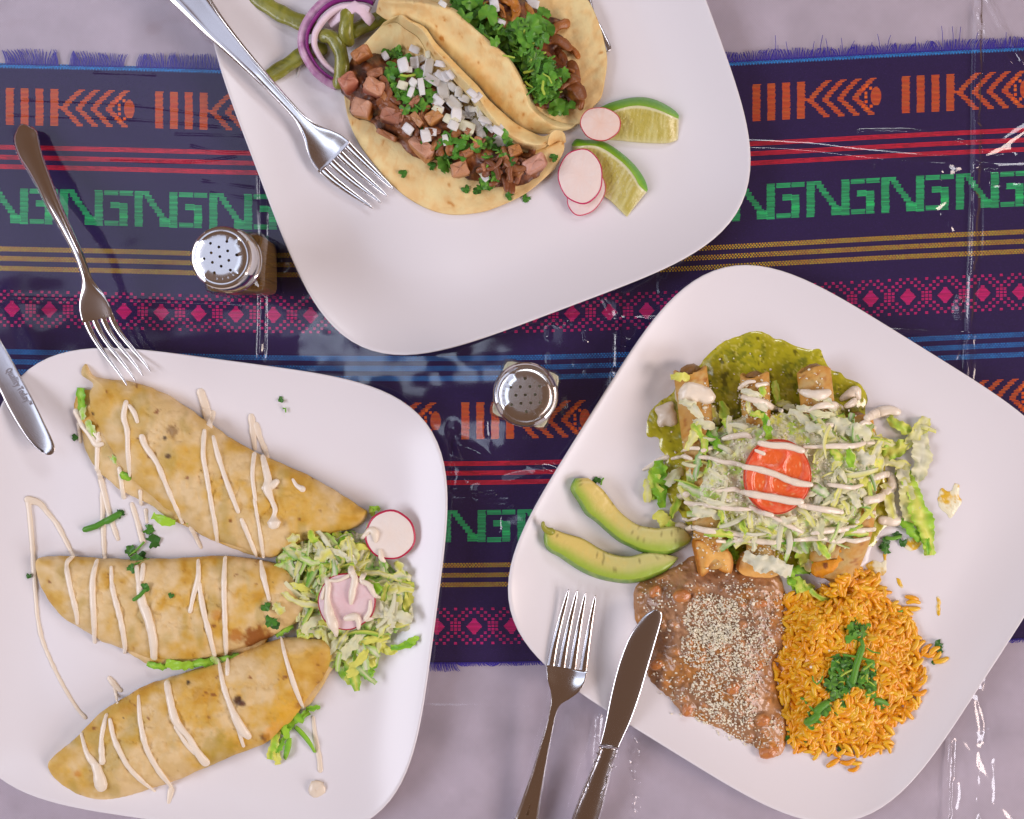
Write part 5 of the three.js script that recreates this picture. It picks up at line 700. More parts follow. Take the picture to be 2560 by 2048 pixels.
// ---------------------------------------------------------------- plate of enchiladas, beans and rice
const SC = [al('#8e8a1c', 1.3), al('#a6a020', 1.35), al('#70761e', 1.3), al('#bcb43a', 1.35)];
const salsaCol = (u, v, d) => { const n = fbm(u / 34, v / 34, 4), m = fbm(u / 9, v / 9, 3); let c = mix3(SC[0], SC[2], sm(0.45, 0.65, n)); c = mix3(c, SC[1], sm(0.35, 0.6, m) * 0.7); c = mix3(c, SC[3], 0.6 * (1 - sm(0, 22, d + 14 * (m - 0.5)))); c = mix3(c, al('#c8c060', 1.2), 0.7 * sm(0.72, 0.78, fbm(u / 6, v / 6 + 3, 2))); return mix3(c, al('#4c4a12', 1.2), 0.8 * sm(0.68, 0.76, fbm(u / 13 + 4, v / 13, 3))); };
{
  const o = thing('green_salsa', 'pool of olive green salsa spreading round the rolled tortillas', 'salsa', P(2000, 1000, 0.0064));
  const edge = rough(spline(pl('E', '870,70 950,72 1010,105 1080,130 1160,165 1260,185 1340,170 1375,200 1360,250 1400,330 1480,370 1560,410 1620,460 1640,530 1630,620 1700,760 1740,900 1780,1150 1780,1350 1720,1480 1600,1580 1480,1640 1300,1700 1000,1690 800,1650 560,1600 440,1400 330,1240 260,1080 280,960 240,860 240,800 150,770 150,640 180,570 250,520 330,480 360,400 470,330 560,250 600,185 700,125 790,90'), 7, true), 7, 0.05, 1);
  o.put('salsa', mound(edge, { cell: 4, floor: 0.0060, top: (u, v, d) => 0.0066 + 0.0012 * Math.min(1, d / 9) + 0.0022 * sm(0, 70, d) + 0.0009 * (fbm(u / 22, v / 22, 3) - 0.5) * Math.min(1, d / 12), color: salsaCol }), M.sauce);
  for (const [x, y, w] of [[1475, 240, 34]]) { const [u, v] = px('E', x, y); o.put('salsa_drop', mound(rough(spline([[u - 13, v], [u - 6, v - 10], [u + 9, v - 8], [u + 12, v + 3], [u + 2, v + 12], [u - 9, v + 9]], 3, true), 2, 0.2, 3), { cell: 3, floor: 0.006, top: (a, b, d) => 0.0066 + 0.0012 * Math.min(1, d / 7), color: salsaCol }), M.wet); }
  for (const s of ['T32|1430,760 1445,690 1475,655 1505,690 1545,680 1575,620 1612,640 1608,720 1632,775 1600,830 1570,880 1535,920 1490,870 1450,830', 'T32|1170,1090 1260,1080 1310,1100 1270,1170 1200,1190 1150,1160', 'T32|830,1310 900,1270 970,1290 975,1210 1000,1220 990,1380 900,1390 850,1350', 'T32|1080,1420 1110,1430 1140,1500 1110,1500', 'T32|1425,1580 1450,1600 1450,1725 1425,1725']) { const [f, q] = s.split('|'); o.put('salsa_smear', mound(rough(spline(pl(f, q), 4, true), 3, 0.12, q.length), { cell: 3.5, floor: 0.006, top: (u, v, d) => plateTop(u, v) + 0.0002 + 0.0003 * Math.min(1, d / 8), color: (u, v) => mix3(al('#dccdb0', 1.35), al('#c8a020', 1.3), sm(0.46, 0.62, fbm(u / 16 + 2, v / 16, 3))) }), M.wet); }
}
// rolled fried tortillas
function roll(label, f, s, r, ends) {
  const q = spline(pl(f, s), 6), o = thing('rolled_tortilla', label, 'rolled tortilla', P(q[0][0], q[0][1], 0.0065), 'rolled fried tortillas'), k = FR[f][2] * MPP * 0.965, L = q.length - 1;
  const c1 = al('#d4a24c', 1.45), c2 = al('#e0bc7c', 1.45), c3 = al('#c48c30', 1.4), c4 = al('#8c5014', 1.3);
  const col = (i, j, p) => { const n = fbm(p.x * 130 + r, p.z * 130, 4), m = fbm(p.x * 420, p.z * 420 + p.y * 300, 3); let c = mix3(c1, c2, sm(0.4, 0.66, n)); c = mix3(c, c3, sm(0.45, 0.68, m) * 0.7); return mix3(c, c4, (1 - sm(0, 0.05, Math.min(i, 1 - i))) * 0.5 + 0.4 * sm(0.68, 0.78, m)); };
  const rings = [], N = 28, path = q.map((p) => P(p[0], p[1], p[2] / 1000)), ring = (i, s2, back = 0) => { const d = path[Math.min(L, i + 1)].clone().sub(path[Math.max(0, i - 1)]).normalize(), a = new THREE.Vector3().crossVectors(d, Y).normalize(), b = new THREE.Vector3().crossVectors(a, d); return Array.from({ length: N }, (_, j) => { const t = j / N * 2 * Math.PI, e = 1 + 0.05 * Math.sin(t * 2 + r) + 0.03 * Math.sin(t * 3 + i * 0.1), R0 = r * k * s2 * e; return path[i].clone().addScaledVector(a, Math.cos(t) * R0).addScaledVector(b, Math.sin(t) * R0 * 0.86).addScaledVector(d, back + (i === 0 || i === L ? 0.0016 * Math.sin(t * 2 + r) : 0)); }); };
  rings.push(ring(0, 0.5, 0.006), ring(0, 0.74, 0.004), ring(0, 0.80, -0.0002), ring(0, 0.9, -0.0007), ring(0, 1, 0)); for (let i = 1; i < L; i++) rings.push(ring(i, 1)); rings.push(ring(L, 1), ring(L, 0.9, 0.0007), ring(L, 0.8, 0.0002), ring(L, 0.74, -0.004), ring(L, 0.5, -0.006));
  o.put('tortilla', skin(rings, { col, caps: false }), M.fried);
  for (const [i, sgn] of [[2, 1], [L - 2, -1]]) { const p = path[i], g = lump(r * k * 0.72, r * k * 0.6, r * k * 0.7, 0.9, 0.35, i, 14, 9, (w) => mix3(al('#6a3c1c'), al('#8a6a30'), fbm(w.x * 700, w.z * 700 + w.y * 700, 3))); const c = mesh('filling', g, M.meat, o); c.position.copy(p).sub(o.position).addScaledVector(path[i + sgn].clone().sub(path[i]).normalize(), 0.003); }
  const fl = spline(q.map((p, i) => [p[0], p[1]]), 4).map((p) => p); let x0 = 1e9, y0 = 1e9, x1 = -1e9, y1 = -1e9; for (const p of q) { x0 = Math.min(x0, p[0] - 50); x1 = Math.max(x1, p[0] + 50); y0 = Math.min(y0, p[1] - 50); y1 = Math.max(y1, p[1] + 50); }
  const c = 5, nx = Math.ceil((x1 - x0) / c) + 1, ny = Math.ceil((y1 - y0) / c) + 1, h = new Float32Array(nx * ny).fill(-1), rp = r * FR[f][2];
  for (const p of q) for (let dx = -rp; dx <= rp; dx += 3) for (let dy = -rp; dy <= rp; dy += 3) { const dd = Math.hypot(dx, dy) / rp; if (dd > 0.97) continue; const i = Math.round((p[0] + dx - x0) / c), j = Math.round((p[1] + dy - y0) / c); h[j * nx + i] = Math.max(h[j * nx + i], p[2] / 1000 + Math.sqrt(1 - dd * dd) * r * k * 0.86); }
  fields.push({ x0, y0, c, nx, ny, h });
  return o;
}
roll('leftmost rolled tortilla, its upper end open beside the salsa', 'E', '445,345,19 470,520,18.5 500,760,18 530,1000,17.5 560,1250,17 585,1480,16 600,1640,16', 118);
roll('second rolled tortilla from the left, its small open end in the salsa', 'E', '880,375,19 890,560,19 905,800,18.5 915,1100,18 920,1400,17 925,1650,15', 100);
roll('third rolled tortilla from the left, with a squared golden upper end', 'E', '1275,335,19 1300,520,19 1330,760,18 1350,1050,17.5 1370,1350,17 1365,1600,15', 108);
roll('rightmost rolled tortilla lying aslant under lettuce toward the rice', 'E', '1560,660,16 1590,900,16 1590,1150,16 1560,1400,16 1480,1620,15.5 1420,1740,14', 108);
{ // flat crisp flaps of tortilla at the lower ends
  const o = thing('tortilla_flap', 'pale crisp tortilla corner with a notched end over the beans', 'tortilla', P(1800, 1420, 0.02), 'crisp tortilla ends');
  const flap = (name, s, lift) => o.put(name, mound(rough(spline(pl('E', s), 6, true), 2, 0.06, lift * 99), { cell: 4, floor: 0.014, top: (u, v, d) => lift + 0.003 * sm(0, 30, d) + 0.001 * (fbm(u / 16, v / 16, 2) - 0.5), color: (u, v, d) => mix3(mix3(al('#d8a85e', 1.35), al('#c98e3a', 1.3), fbm(u / 22, v / 22, 3)), al('#a8681a', 1.3), 1 - sm(2, 9, d)) }), M.fried);
  flap('tortilla', '480,1500 560,1490 660,1530 720,1570 735,1640 720,1710 650,1690 610,1660 560,1710 520,1730 500,1650', 0.0245);
}
{
  const o = thing('tortilla_flap', 'orange brown crisp tortilla corner at lower right beside the rice', 'tortilla', P(2150, 1400, 0.02), 'crisp tortilla ends');
  o.put('tortilla', mound(rough(spline(pl('E', '1290,1640 1380,1560 1430,1500 1520,1510 1620,1500 1600,1560 1560,1640 1470,1700 1400,1740 1290,1730'), 6, true), 4, 0.07, 4), { cell: 4, floor: 0.012, top: (u, v, d) => 0.0195 + 0.004 * sm(0, 26, d) + 0.0024 * (fbm(u / 14, v / 14, 3) - 0.5), color: (u, v) => mix3(mix3(al('#c87d12', 1.3), al('#d8921c', 1.3), fbm(u / 20, v / 20, 3)), al('#7c4012', 1.2), sm(0.52, 0.66, fbm(u / 24 + 9, v / 24, 3))) }), M.fried);
  partLabel(o.put('tortilla', mound(rough(spline(pl('E', '800,1590 860,1570 960,1640 1060,1640 1080,1700 990,1735 850,1730 770,1690'), 6, true), 3, 0.06, 8), { cell: 4, floor: 0.012, top: (u, v, d) => 0.0195 + 0.003 * sm(0, 26, d), color: (u, v) => mix3(al('#cf9034', 1.3), al('#dcb070', 1.3), fbm(u / 20, v / 20, 3)) }), M.fried), 'golden end of the middle roll');
}
// refried beans
{
  const o = thing('refried_beans', 'brown refried beans with soft whole beans, lower left on the right plate', 'beans', P(1750, 1650, 0.0065));
  const edge = rough(spline(pl('R', '60,260 90,200 180,160 330,90 430,30 560,60 760,80 960,120 1030,250 1040,420 1040,560 990,660 970,760 1010,940 1040,1080 1045,1230 1010,1330 900,1325 800,1270 680,1210 560,1150 440,1110 360,1090 290,1010 240,930 150,860 130,760 160,640 90,480 60,380'), 7, true), 6, 0.04, 6), lumps = [];
  const r = within('R', '90,230 420,120 960,260 1000,600 960,760 1000,1250 700,1180 300,980 160,780');
  for (const [x, y, a] of [[200, 250, 52], [370, 280, 60], [860, 330, 44], [870, 720, 40], [700, 880, 48], [890, 1080, 52], [410, 1010, 54], [210, 720, 50], [330, 640, 40], [570, 590, 40], [930, 1280, 60], [520, 330, 40], [760, 470, 40], [260, 850, 40], [600, 1060, 40], [320, 470, 36]]) lumps.push([...px('R', x, y), a * 0.39]);
  for (let i = 0; i < 70; i++) lumps.push([...r(), rr(7, 15)]);
  const bump = (u, v) => { let b = 0; for (const [x, y, s] of lumps) { const d = Math.hypot(u - x, v - y) / s; if (d < 1) b = Math.max(b, (1 - d * d) * s * 0.00017); } return b; };
  o.put('bean_mash', mound(edge, { cell: 3.6, floor: 0.006, top: (u, v, d) => 0.0064 + 0.0014 * Math.min(1, d / 7) + 0.0030 * Math.min(1, d / 40) + 0.0080 * sm(0, 85, d) + (bump(u, v) + 0.0030 * (fbm(u / 30, v / 30, 3) - 0.5) + 0.0012 * (fbm(u / 8, v / 8, 2) - 0.5)) * sm(0, 14, d), color: (u, v, d) => { const n = fbm(u / 40 + 3, v / 40, 4), m = fbm(u / 12, v / 12, 3); let c = mix3(al('#8a674c', 1.32), al('#a27c5c', 1.32), sm(0.35, 0.65, n)); c = mix3(c, al('#a66f32', 1.3), 0.8 * sm(0.5, 0.7, fbm(u / 60, v / 60 + 7, 3)) + 0.45 * (1 - sm(8, 60, d))); c = mix3(c, al('#b87c46', 1.3), sm(0.0008, 0.0026, bump(u, v)) * 0.8); return mix3(c, al('#6a452c', 1.2), 0.55 * sm(0.55, 0.72, m)); } }), M.wet);
  for (const [x, y, s, a] of [[370, 285, 56, 0.2], [200, 255, 44, 1.0], [700, 880, 44, 0.6], [890, 1085, 46, 0.3], [410, 1010, 46, 1.2], [210, 725, 44, 0.4], [860, 735, 34, 0.9], [925, 1285, 60, 0.3], [570, 600, 34, 0.2], [880, 330, 38, 0.1]]) { const [u, v] = px('R', x, y), k = 0.39 * MPP; lay(o, 'whole_bean', lump(s * k, s * k * 0.5, s * k * 0.72, 1, 0.10, x, 16, 10, (p) => mix3(al('#b87a40', 1.3), al('#a8643a', 1.3), fbm(p.x * 500 + x, p.z * 500, 3))), M.wet, u, v, topAt(u, v) - 0.0012, a); }
}
function crumbs(name, label, regs, m, sz, hUp) {                          // grated cheese nobody could count
  const spots = []; for (const [reg, n, up] of regs) for (let i = 0; i < n; i++) { const [u, v] = reg(i); spots.push([u, v, topAt(u, v) + rr(0, up ?? hUp)]); }
  const g = lump(1, 0.75, 1.1, 0.7, 0.35, 4, 7, 5), I = new THREE.InstancedMesh(g, m, spots.length), d = new THREE.Object3D(), c = new THREE.Color();
  spots.forEach(([u, v, h], i) => { const s = sz * rr(0.5, 1.35) * (rnd() < 0.06 ? 1.6 : 1); d.position.copy(P(u, v, h + s * 0.4)); d.rotation.set(rr(0, 6), rr(0, 6), rr(0, 6)); d.scale.set(s, s * rr(0.5, 0.8), s * rr(0.8, 1.5)); d.updateMatrix(); I.setMatrixAt(i, d.matrix); const k = rr(0.86, 1.08); I.setColorAt(i, c.setRGB(k, k * 0.99, k * rr(0.9, 1))); });
  I.name = numbered(name); I.castShadow = I.receiveShadow = true; scene.add(I); tag(I, label, 'grated cheese', undefined, 'stuff');
}
const gauss = (cx, cy, sx, sy, f) => () => { const a = Math.sqrt(-2 * Math.log(1 - rnd() * 0.995)), b = rnd() * 6.2832; return px(f, cx + a * Math.cos(b) * sx, cy + a * Math.sin(b) * sy); };
crumbs('bean_cheese', 'white crumbled cheese scattered over the brown beans', [[within('R', '380,420 470,280 620,280 740,360 730,480 640,620 480,600'), 952, 0.0016], [within('R', '370,560 520,480 760,470 960,560 960,680 830,780 640,760 420,740'), 884, 0.0012], [within('R', '500,760 830,760 850,940 640,1000 430,920'), 476, 0.001], [within('R', '430,1020 640,960 830,980 820,1110 650,1120 480,1090'), 306, 0.001], [gauss(640, 560, 150, 230, 'R'), 560, 0.0008], [within('R', '660,220 980,240 1030,500 880,520 760,400'), 187, 0.0008], [within('R', '90,200 320,220 300,520 120,500'), 78, 0.0006], [within('R', '140,760 360,700 420,1080 240,930'), 68, 0.0006], [within('R', '560,1130 860,1120 1000,1060 1020,1240 760,1240'), 119, 0.0006]], M.crumb, 0.00054, 0.001);
// rice
{
  const o = thing('orange_rice', 'mound of orange rice beside the beans, lower right on the right plate', 'rice', P(2100, 1700, 0.0065));
  const edge = rough(spline(pl('R', '1030,300 1150,290 1290,260 1420,140 1500,110 1560,130 1620,180 1640,250 1680,330 1730,370 1820,400 1850,500 1870,600 1890,720 1895,860 1880,960 1840,1030 1740,1060 1710,1130 1690,1240 1600,1280 1480,1270 1380,1270 1260,1280 1150,1270 1070,1230 1050,1090 1020,960 980,800 990,680 1040,560 1050,420'), 8, true), 14, 0.05, 11);
  o.put('rice_bed', mound(edge, { cell: 5, floor: 0.006, top: (u, v, d) => 0.0072 + 0.0125 * sm(0, 80, d) + 0.0035 * (fbm(u / 30, v / 30, 3) - 0.5) * sm(0, 20, d), color: (u, v) => mix3(al('#dc8608', 1.4), al('#e89a12', 1.4), fbm(u / 20, v / 20, 3)) }), M.wet);
  const gs = [0, 1, 2, 3].map((i) => { const c = [['#e8920e', '#ec9a1a'], ['#e48a0c', '#e89210'], ['#eca024', '#e89414'], ['#e2860c', '#e68e10']][i].map((h) => al(h, 1.45)); const P3 = [0, 1, 2, 3].map((k) => new THREE.Vector3((k / 3 - 0.5) * 0.0068, 0.0004 * (k * (3 - k)) * (i % 2 ? 0.6 : 0.3), (i - 1.5) * 0.0003 * k * (3 - k))); return rod(P3, [0.0012, 0.00155, 0.00155, 0.0011], [0.0011, 0.0014, 0.0014, 0.001], { n: 8, col: (a) => mix3(c[0], c[1], 0.5 + 0.5 * Math.sin(a * 5 + i)) }); });
  const mat = M.wet.clone(); mat.bumpMap = null; mat.roughness = 0.38; mat.clearcoat = 0.25;
  const all = [], inn = (k) => { const [u, v] = k(); const d = near(edge, u, v)[0]; return [u, v, d]; }, reg = () => { for (;;) { const u = rr(1955, 2305), v = rr(1415, 1890); if (inside(edge, u, v)) return [u, v]; } };
  for (let i = 0; i < 1300; i++) { const [u, v, d] = inn(reg); all.push([u, v, topAt(u, v) + rr(-0.0004, 0.0013), rr(0, 6.3), rr(-0.5, 0.5) + (rnd() < 0.1 ? rr(-0.7, 0.7) : 0)]); }
  edge.forEach(([u, v], i) => { if (i % 2 === 0) { const w = [u + rr(-5, 7), v + rr(-5, 7)]; all.push([w[0], w[1], plateTop(...w) + rr(0.0012, 0.003), rr(0, 6.3), rr(-0.2, 0.2)]); } });
  for (const [x, y] of [[1900, 600], [1940, 610], [1960, 650], [2010, 670], [2040, 690], [1990, 640], [1930, 640], [1850, 300], [1860, 330], [1850, 360], [1680, 245], [1720, 330], [1340, 1355], [1440, 1340], [1490, 1350], [1470, 1390], [1440, 1300], [1560, 1290], [1860, 990], [1870, 950], [1840, 1020]]) { const [u, v] = px('R', x, y); all.push([u + rr(-2, 2), v + rr(-2, 2), plateTop(u, v) + 0.0012, rr(-0.5, 0.9), 0]); }
  all.sort((a, b) => b[2] - a[2]);
  const place2 = (q) => new THREE.Matrix4().compose(P(q[0], q[1], q[2]), new THREE.Quaternion().setFromEuler(new THREE.Euler(0, q[3], q[4], 'YXZ')), new THREE.Vector3(1, 1, 1).multiplyScalar(rr(0.85, 1.2)));
  const base = o.position;
  all.slice(0, 300).forEach((q) => { const c = mesh('rice_grain', pick(gs), mat, o); place2(q).decompose(c.position, c.quaternion, c.scale); c.position.sub(base); });
  const rest = mergeGeometries(all.slice(300).map((q) => pick(gs).clone().applyMatrix4(place2(q))));
  o.put('rice_grains', rest, mat).userData.kind = 'stuff';
  for (const [x, y] of [[1045, 480], [1040, 610], [1110, 700], [1200, 740], [1315, 635], [1140, 960], [1100, 690], [1250, 830]]) { const [u, v] = px('R', x, y); lay(o, 'cheese_crumb', lump(0.0008, 0.0006, 0.0009, 0.8, 0.3, x, 8, 6), M.crumb, u, v, topAt(u, v) + 0.0022, x); }
}
{
  const o = thing('chopped_coriander', 'bright chopped coriander with stalks on top of the orange rice', 'coriander', P(2140, 1700, 0.02));
  const [f] = ['R'];
  chopped(o, f, within(f, '1450,470 1500,430 1560,460 1570,530 1530,570 1460,550'), 16, 13, { up: 0.005, stalks: 0.05 });
  chopped(o, f, within(f, '1340,700 1420,660 1460,760 1440,880 1400,940 1290,940 1290,860 1330,800'), 54, 13, { up: 0.005, stalks: 0.12 });
  chopped(o, f, within(f, '1540,720 1610,740 1610,860 1600,930 1530,900 1510,860'), 30, 12, { up: 0.004 });
  chopped(o, f, within(f, '1600,930 1690,960 1690,1000 1620,980'), 9, 11, { up: 0.003 });
  chopped(o, f, within(f, '1280,930 1340,930 1330,1000 1250,1050 1190,1100 1180,1060'), 16, 13, { up: 0.003, stalks: 0.2 });
  chopped(o, f, within(f, '1350,980 1440,980 1430,1010 1360,1010'), 7, 10, { up: 0.002 });
  for (const [x, y, x2, y2, r] of [[1525, 620, 1470, 830, 8], [1525, 570, 1525, 640, 5], [1180, 1090, 1240, 1050, 10], [1240, 1020, 1300, 970, 9], [1410, 660, 1600, 700, 3], [1560, 620, 1640, 650, 2], [1210, 800, 1240, 850, 2], [1240, 850, 1275, 800, 2], [1140, 940, 1170, 970, 3.5], [1620, 950, 1690, 975, 6]]) { const [u, v] = px(f, x, y), [a, b] = px(f, x2, y2); o.put('coriander_stalk', stem(u, v, a, b, topAt(u, v) + 0.0045, topAt(a, b) + 0.0045, r, mix3(CIL[1], CIL[2], 0.5)), M.leafy); }
}
sprig('dark coriander scraps where the rice meets the beans at the bottom', [px('R', 1060, 1200).concat(11), px('R', 1140, 1190).concat(12), px('R', 1170, 1200).concat(11), px('R', 1070, 1145).concat(10), px('R', 1380, 1265).concat(7), px('R', 1440, 1255).concat(6)], 'coriander scraps on the enchilada plate');
sprig('coriander scrap on the stray rice at the right', [px('R', 2020, 590).concat(12), px('R', 2030, 625).concat(10), px('R', 1990, 710).concat(7)], 'coriander scraps on the enchilada plate');
sprig('thin coriander bit on the plate at the upper right of the rice', [px('R', 1750, 390).concat([4], px('R', 1810, 362)), px('R', 1740, 395).concat(7)], 'coriander scraps on the enchilada plate');
sprig('green coriander knot on the plate right of the enchiladas', [px('E', 1760, 1500).concat(15), px('E', 1770, 1545).concat(15), px('E', 1750, 1525).concat(13), px('E', 1840, 1450).concat(13), px('E', 1880, 1500).concat(12), px('E', 1770, 1470).concat([5], px('E', 1860, 1460))], 'coriander scraps on the enchilada plate');
sprig('dark coriander scraps on the upper avocado slice', [px('T22', 715, 600).concat(11), px('T22', 710, 680).concat(13), px('T22', 715, 770).concat(11), px('T22', 750, 630).concat([2.5], px('T22', 770, 580))], 'coriander scraps on the enchilada plate');
// avocado slices: crescent of flesh, skin along the outer edge
function avocado(label, f, outer, inner, seedv) {
  const o = thing('avocado_slice', label, 'avocado slice', P(...px(f, 900, 1000), 0.0065), 'avocado slices'), n = 70;
  const res = (s) => { const q = spline(pl(f, s), 4); return Array.from({ length: n + 1 }, (_, i) => { const x = i / n * (q.length - 1), k = Math.min(q.length - 2, Math.floor(x)); return q[k].map((_, d) => lerp(q[k][d], q[k + 1][d], x - k)); }); };
  const A = res(outer), B = res(inner), env = (t) => Math.pow(Math.max(0, 1 - Math.abs(2 * t - 1) ** 3), 0.6);
  const y1 = al('#c8b464', 1.25), y2 = al('#bab672', 1.25), gr = al('#90a83c', 1.25), g2 = al('#5c8a1c', 1.3), g3 = al('#3f6a14', 1.25), rows = [], ts = [-0.02, 0, 0.06, 0.13, 0.2, 0.3, 0.45, 0.6, 0.75, 0.9, 1, 1.0];
  ts.forEach((t, r) => rows.push(A.map((p, i) => { const e = env(i / n), h = [0, 0.30, 0.72, 0.95, 1, 1, 0.97, 0.92, 0.86, 0.8, 0.7, 0][r]; const w = 0.0006 * (fbm(i * 0.23 + seedv, r * 0.7, 2) - 0.5); return P(lerp(p[0], B[i][0], t), lerp(p[1], B[i][1], t), plateTop(p[0], p[1]) + 0.0002 + 0.0125 * h * (0.25 + 0.75 * e) + (h ? w : 0)); })));
  const col = (i, j, p) => { const t = ts[i], k = fbm(p.x * 420 + seedv, p.z * 420, 3); let c = mix3(y1, y2, sm(0.2, 0.8, j / n + 0.4 * (k - 0.5))); c = mix3(c, gr, 1 - sm(0.18, 0.62, t + 0.08 * (k - 0.5))); return mix3(c, al('#5a4a18', 1.2), 0.6 * sm(0.71, 0.77, fbm(p.x * 620 + seedv, p.z * 1500, 3)) * sm(0.3, 0.5, t)); };
  o.put('flesh', skin(rows.slice(3), { closed: false, caps: false, col: (i, j, p) => col(i + 3, j, p) }), M.skinned);
  o.put('skin', skin(rows.slice(0, 4), { closed: false, caps: false, col: (i, j, p) => mix3(mix3(g3, g2, sm(0, 2, i)), gr, (i > 2 ? 0.6 : 0) + 0.5 * sm(0.5, 0.7, fbm(p.x * 300, p.z * 300 + seedv, 3))) }), M.skinned);
  const [u, v] = [A[0][0], A[0][1]];
  return [o, u, v];
}
avocado('upper avocado slice with a green stem end and coriander stuck to it', 'T22', '530,580 495,670 560,780 620,880 700,940 800,1030 900,1110 1000,1160 1090,1200 1200,1220 1300,1224 1400,1190 1480,1140 1510,1090', '640,575 700,620 770,680 830,760 900,850 980,920 1060,970 1150,990 1230,1000 1300,990 1370,985 1430,1000 1480,1040 1512,1085', 3);
{ const [o] = avocado('lower avocado slice with a thin curled tip at its left end', 'T22', '270,1040 272,1120 310,1190 400,1240 500,1310 600,1370 720,1420 850,1450 980,1462 1100,1445 1220,1400 1310,1350 1370,1290 1400,1250', '315,1000 360,1010 440,1040 510,1060 580,1080 640,1110 720,1160 800,1200 900,1230 1000,1235 1080,1215 1160,1200 1260,1210 1395,1242', 8); const p = spline(pl('T22', '330,1030 290,1015 265,985 262,955'), 3).map(([u, v]) => P(u, v, plateTop(u, v) + 0.007)); o.put('curled_tip', rod(p, p.map((_, i) => lerp(0.0028, 0.001, i / p.length)), p.map((_, i) => lerp(0.0022, 0.0009, i / p.length)), { n: 8, col: () => al('#8a8a30', 1.3) }), M.skinned); }
// lettuce over the rolls
{
  const o = thing('shredded_lettuce', 'wide heap of pale shredded lettuce over the rolled tortillas', 'lettuce', P(1940, 1200, 0.02));
  const base = rough(spline(pl('E', '560,820 700,700 860,640 1000,640 1150,640 1300,640 1480,660 1640,700 1720,820 1740,1000 1700,1200 1620,1350 1480,1470 1300,1560 1100,1560 900,1540 760,1480 600,1400 470,1330 420,1180 440,1000'), 8, true), 10, 0.04, 2);
  o.put('lettuce_bed', mound(base, { cell: 3.6, floor: 0.016, top: (u, v, d) => 0.0235 + 0.0120 * sm(0, 75, d) + (0.0050 * (fbm(u / 24, v / 24, 3) - 0.5) + 0.0009 * (fbm(u / 6, v / 6, 2) - 0.5)) * sm(0, 12, d), color: (u, v, d) => { const n = fbm(u / 22, v / 22, 3), q = fbm(u / 7, v / 7, 2); let c = mix3([0.80, 0.80, 0.58], [0.86, 0.84, 0.68], sm(0.35, 0.6, q)); c = mix3(c, LET[2], sm(0.46, 0.58, n)); c = mix3(c, LET[1], sm(0.52, 0.64, fbm(u / 18 + 5, v / 18, 3)) * (1 - 0.6 * sm(30, 100, d))); c = mix3(c, LET[0], 0.7 * sm(0.60, 0.70, fbm(u / 20 - 4, v / 20, 3))); c = mix3(c, [0.55, 0.58, 0.32], 0.6 * sm(0.58, 0.72, fbm(u / 4.5 + 8, v / 4.5, 2))); return mix3(c, SC[0], 0.6 * sm(0.68, 0.75, fbm(u / 15 + 2, v / 15 + 8, 3))); } }), M.cheesy);
  const lean = (x, y, a, l, w, A, B, hUp = 0.003, n = 'lettuce_shred', bend = rr(-0.6, 0.6)) => { const p = px('E', x, y); o.put(n, shred(p[0], p[1], a, l * 0.371, w * 0.40, topAt(p[0], p[1]) + hUp, { bend, arch: 0.003, roll: rr(-0.3, 0.3), twist: rr(-0.5, 0.5), a: LET[A], b: LET[B], n: 9 }), M.leafy); };
  // pale outer leaves at the right edge lying on the plate
  for (const [x, y, a, l, w, A, B, bd] of [[1960, 1300, 1.25, 620, 130, 0, 1, 0.5], [1900, 1180, 1.4, 420, 120, 2, 1, 0.3], [1980, 900, 1.7, 420, 130, 2, 3, 0.6], [1960, 760, 2.2, 260, 100, 1, 2, 0.5], [1860, 700, 0.5, 180, 80, 1, 0, -0.6], [1850, 880, -0.5, 260, 110, 0, 1, 0.3], [1800, 980, 0.2, 260, 80, 1, 2, 0.5], [2040, 735, 0.3, 130, 30, 2, 1, 0.3], [1880, 1060, 1.2, 240, 100, 2, 3, 0.4], [2045, 1520, 1.5, 130, 40, 0, 4, 0.2], [1930, 1420, 0.8, 200, 70, 4, 0, 0.3], [1780, 1230, 1.3, 260, 80, 2, 1, 0.5], [1760, 830, 0.3, 180, 80, 1, 2, 0.2]]) lean(x, y, a, l, w, A, B, 0.003, 'lettuce_leaf', bd);
  // green pieces on the left
  for (const [x, y, a, l, w, A, B] of [[270, 1040, 1.2, 200, 110, 0, 4], [210, 1100, 1.5, 220, 100, 1, 0], [240, 1180, 1.3, 180, 80, 4, 0], [340, 1060, -0.7, 160, 80, 3, 2], [160, 1150, 1.6, 160, 60, 1, 2], [340, 1260, -1.2, 160, 60, 1, 0], [260, 1350, 0.9, 140, 90, 1, 1], [300, 1400, 1.4, 120, 80, 1, 0], [380, 390, 0.0, 130, 60, 1, 1], [470, 780, -1.1, 220, 60, 1, 2], [500, 740, 1.0, 110, 60, 1, 0], [600, 800, 0.7, 160, 70, 4, 4], [640, 850, 1.0, 110, 60, 0, 4], [690, 640, 1.2, 200, 70, 1, 0], [700, 700, 0.6, 90, 60, 0, 1], [960, 690, 1.2, 180, 60, 0, 4], [980, 760, 1.3, 120, 60, 0, 0], [930, 480, 1.4, 80, 60, 1, 0], [480, 620, 0.9, 150, 60, 2, 3], [430, 560, 0.2, 120, 50, 3, 2], [860, 500, 0.3, 150, 50, 2, 3], [920, 560, 0.8, 140, 60, 3, 3], [840, 590, 1.4, 110, 40, 1, 2], [1240, 600, 0.1, 160, 60, 2, 3], [1380, 560, 1.0, 140, 60, 3, 2], [1290, 520, 0.4, 110, 40, 2, 2], [600, 640, 1.2, 150, 60, 2, 1], [540, 700, 0.2, 150, 60, 3, 2], [1440, 620, 1.3, 120, 60, 1, 2], [1080, 570, 0.2, 120, 50, 1, 2], [1020, 490, 1.5, 160, 60, 0, 1], [900, 640, 0.2, 100, 50, 0, 1]]) lean(x, y, a, l, w, A, B, 0.0035);
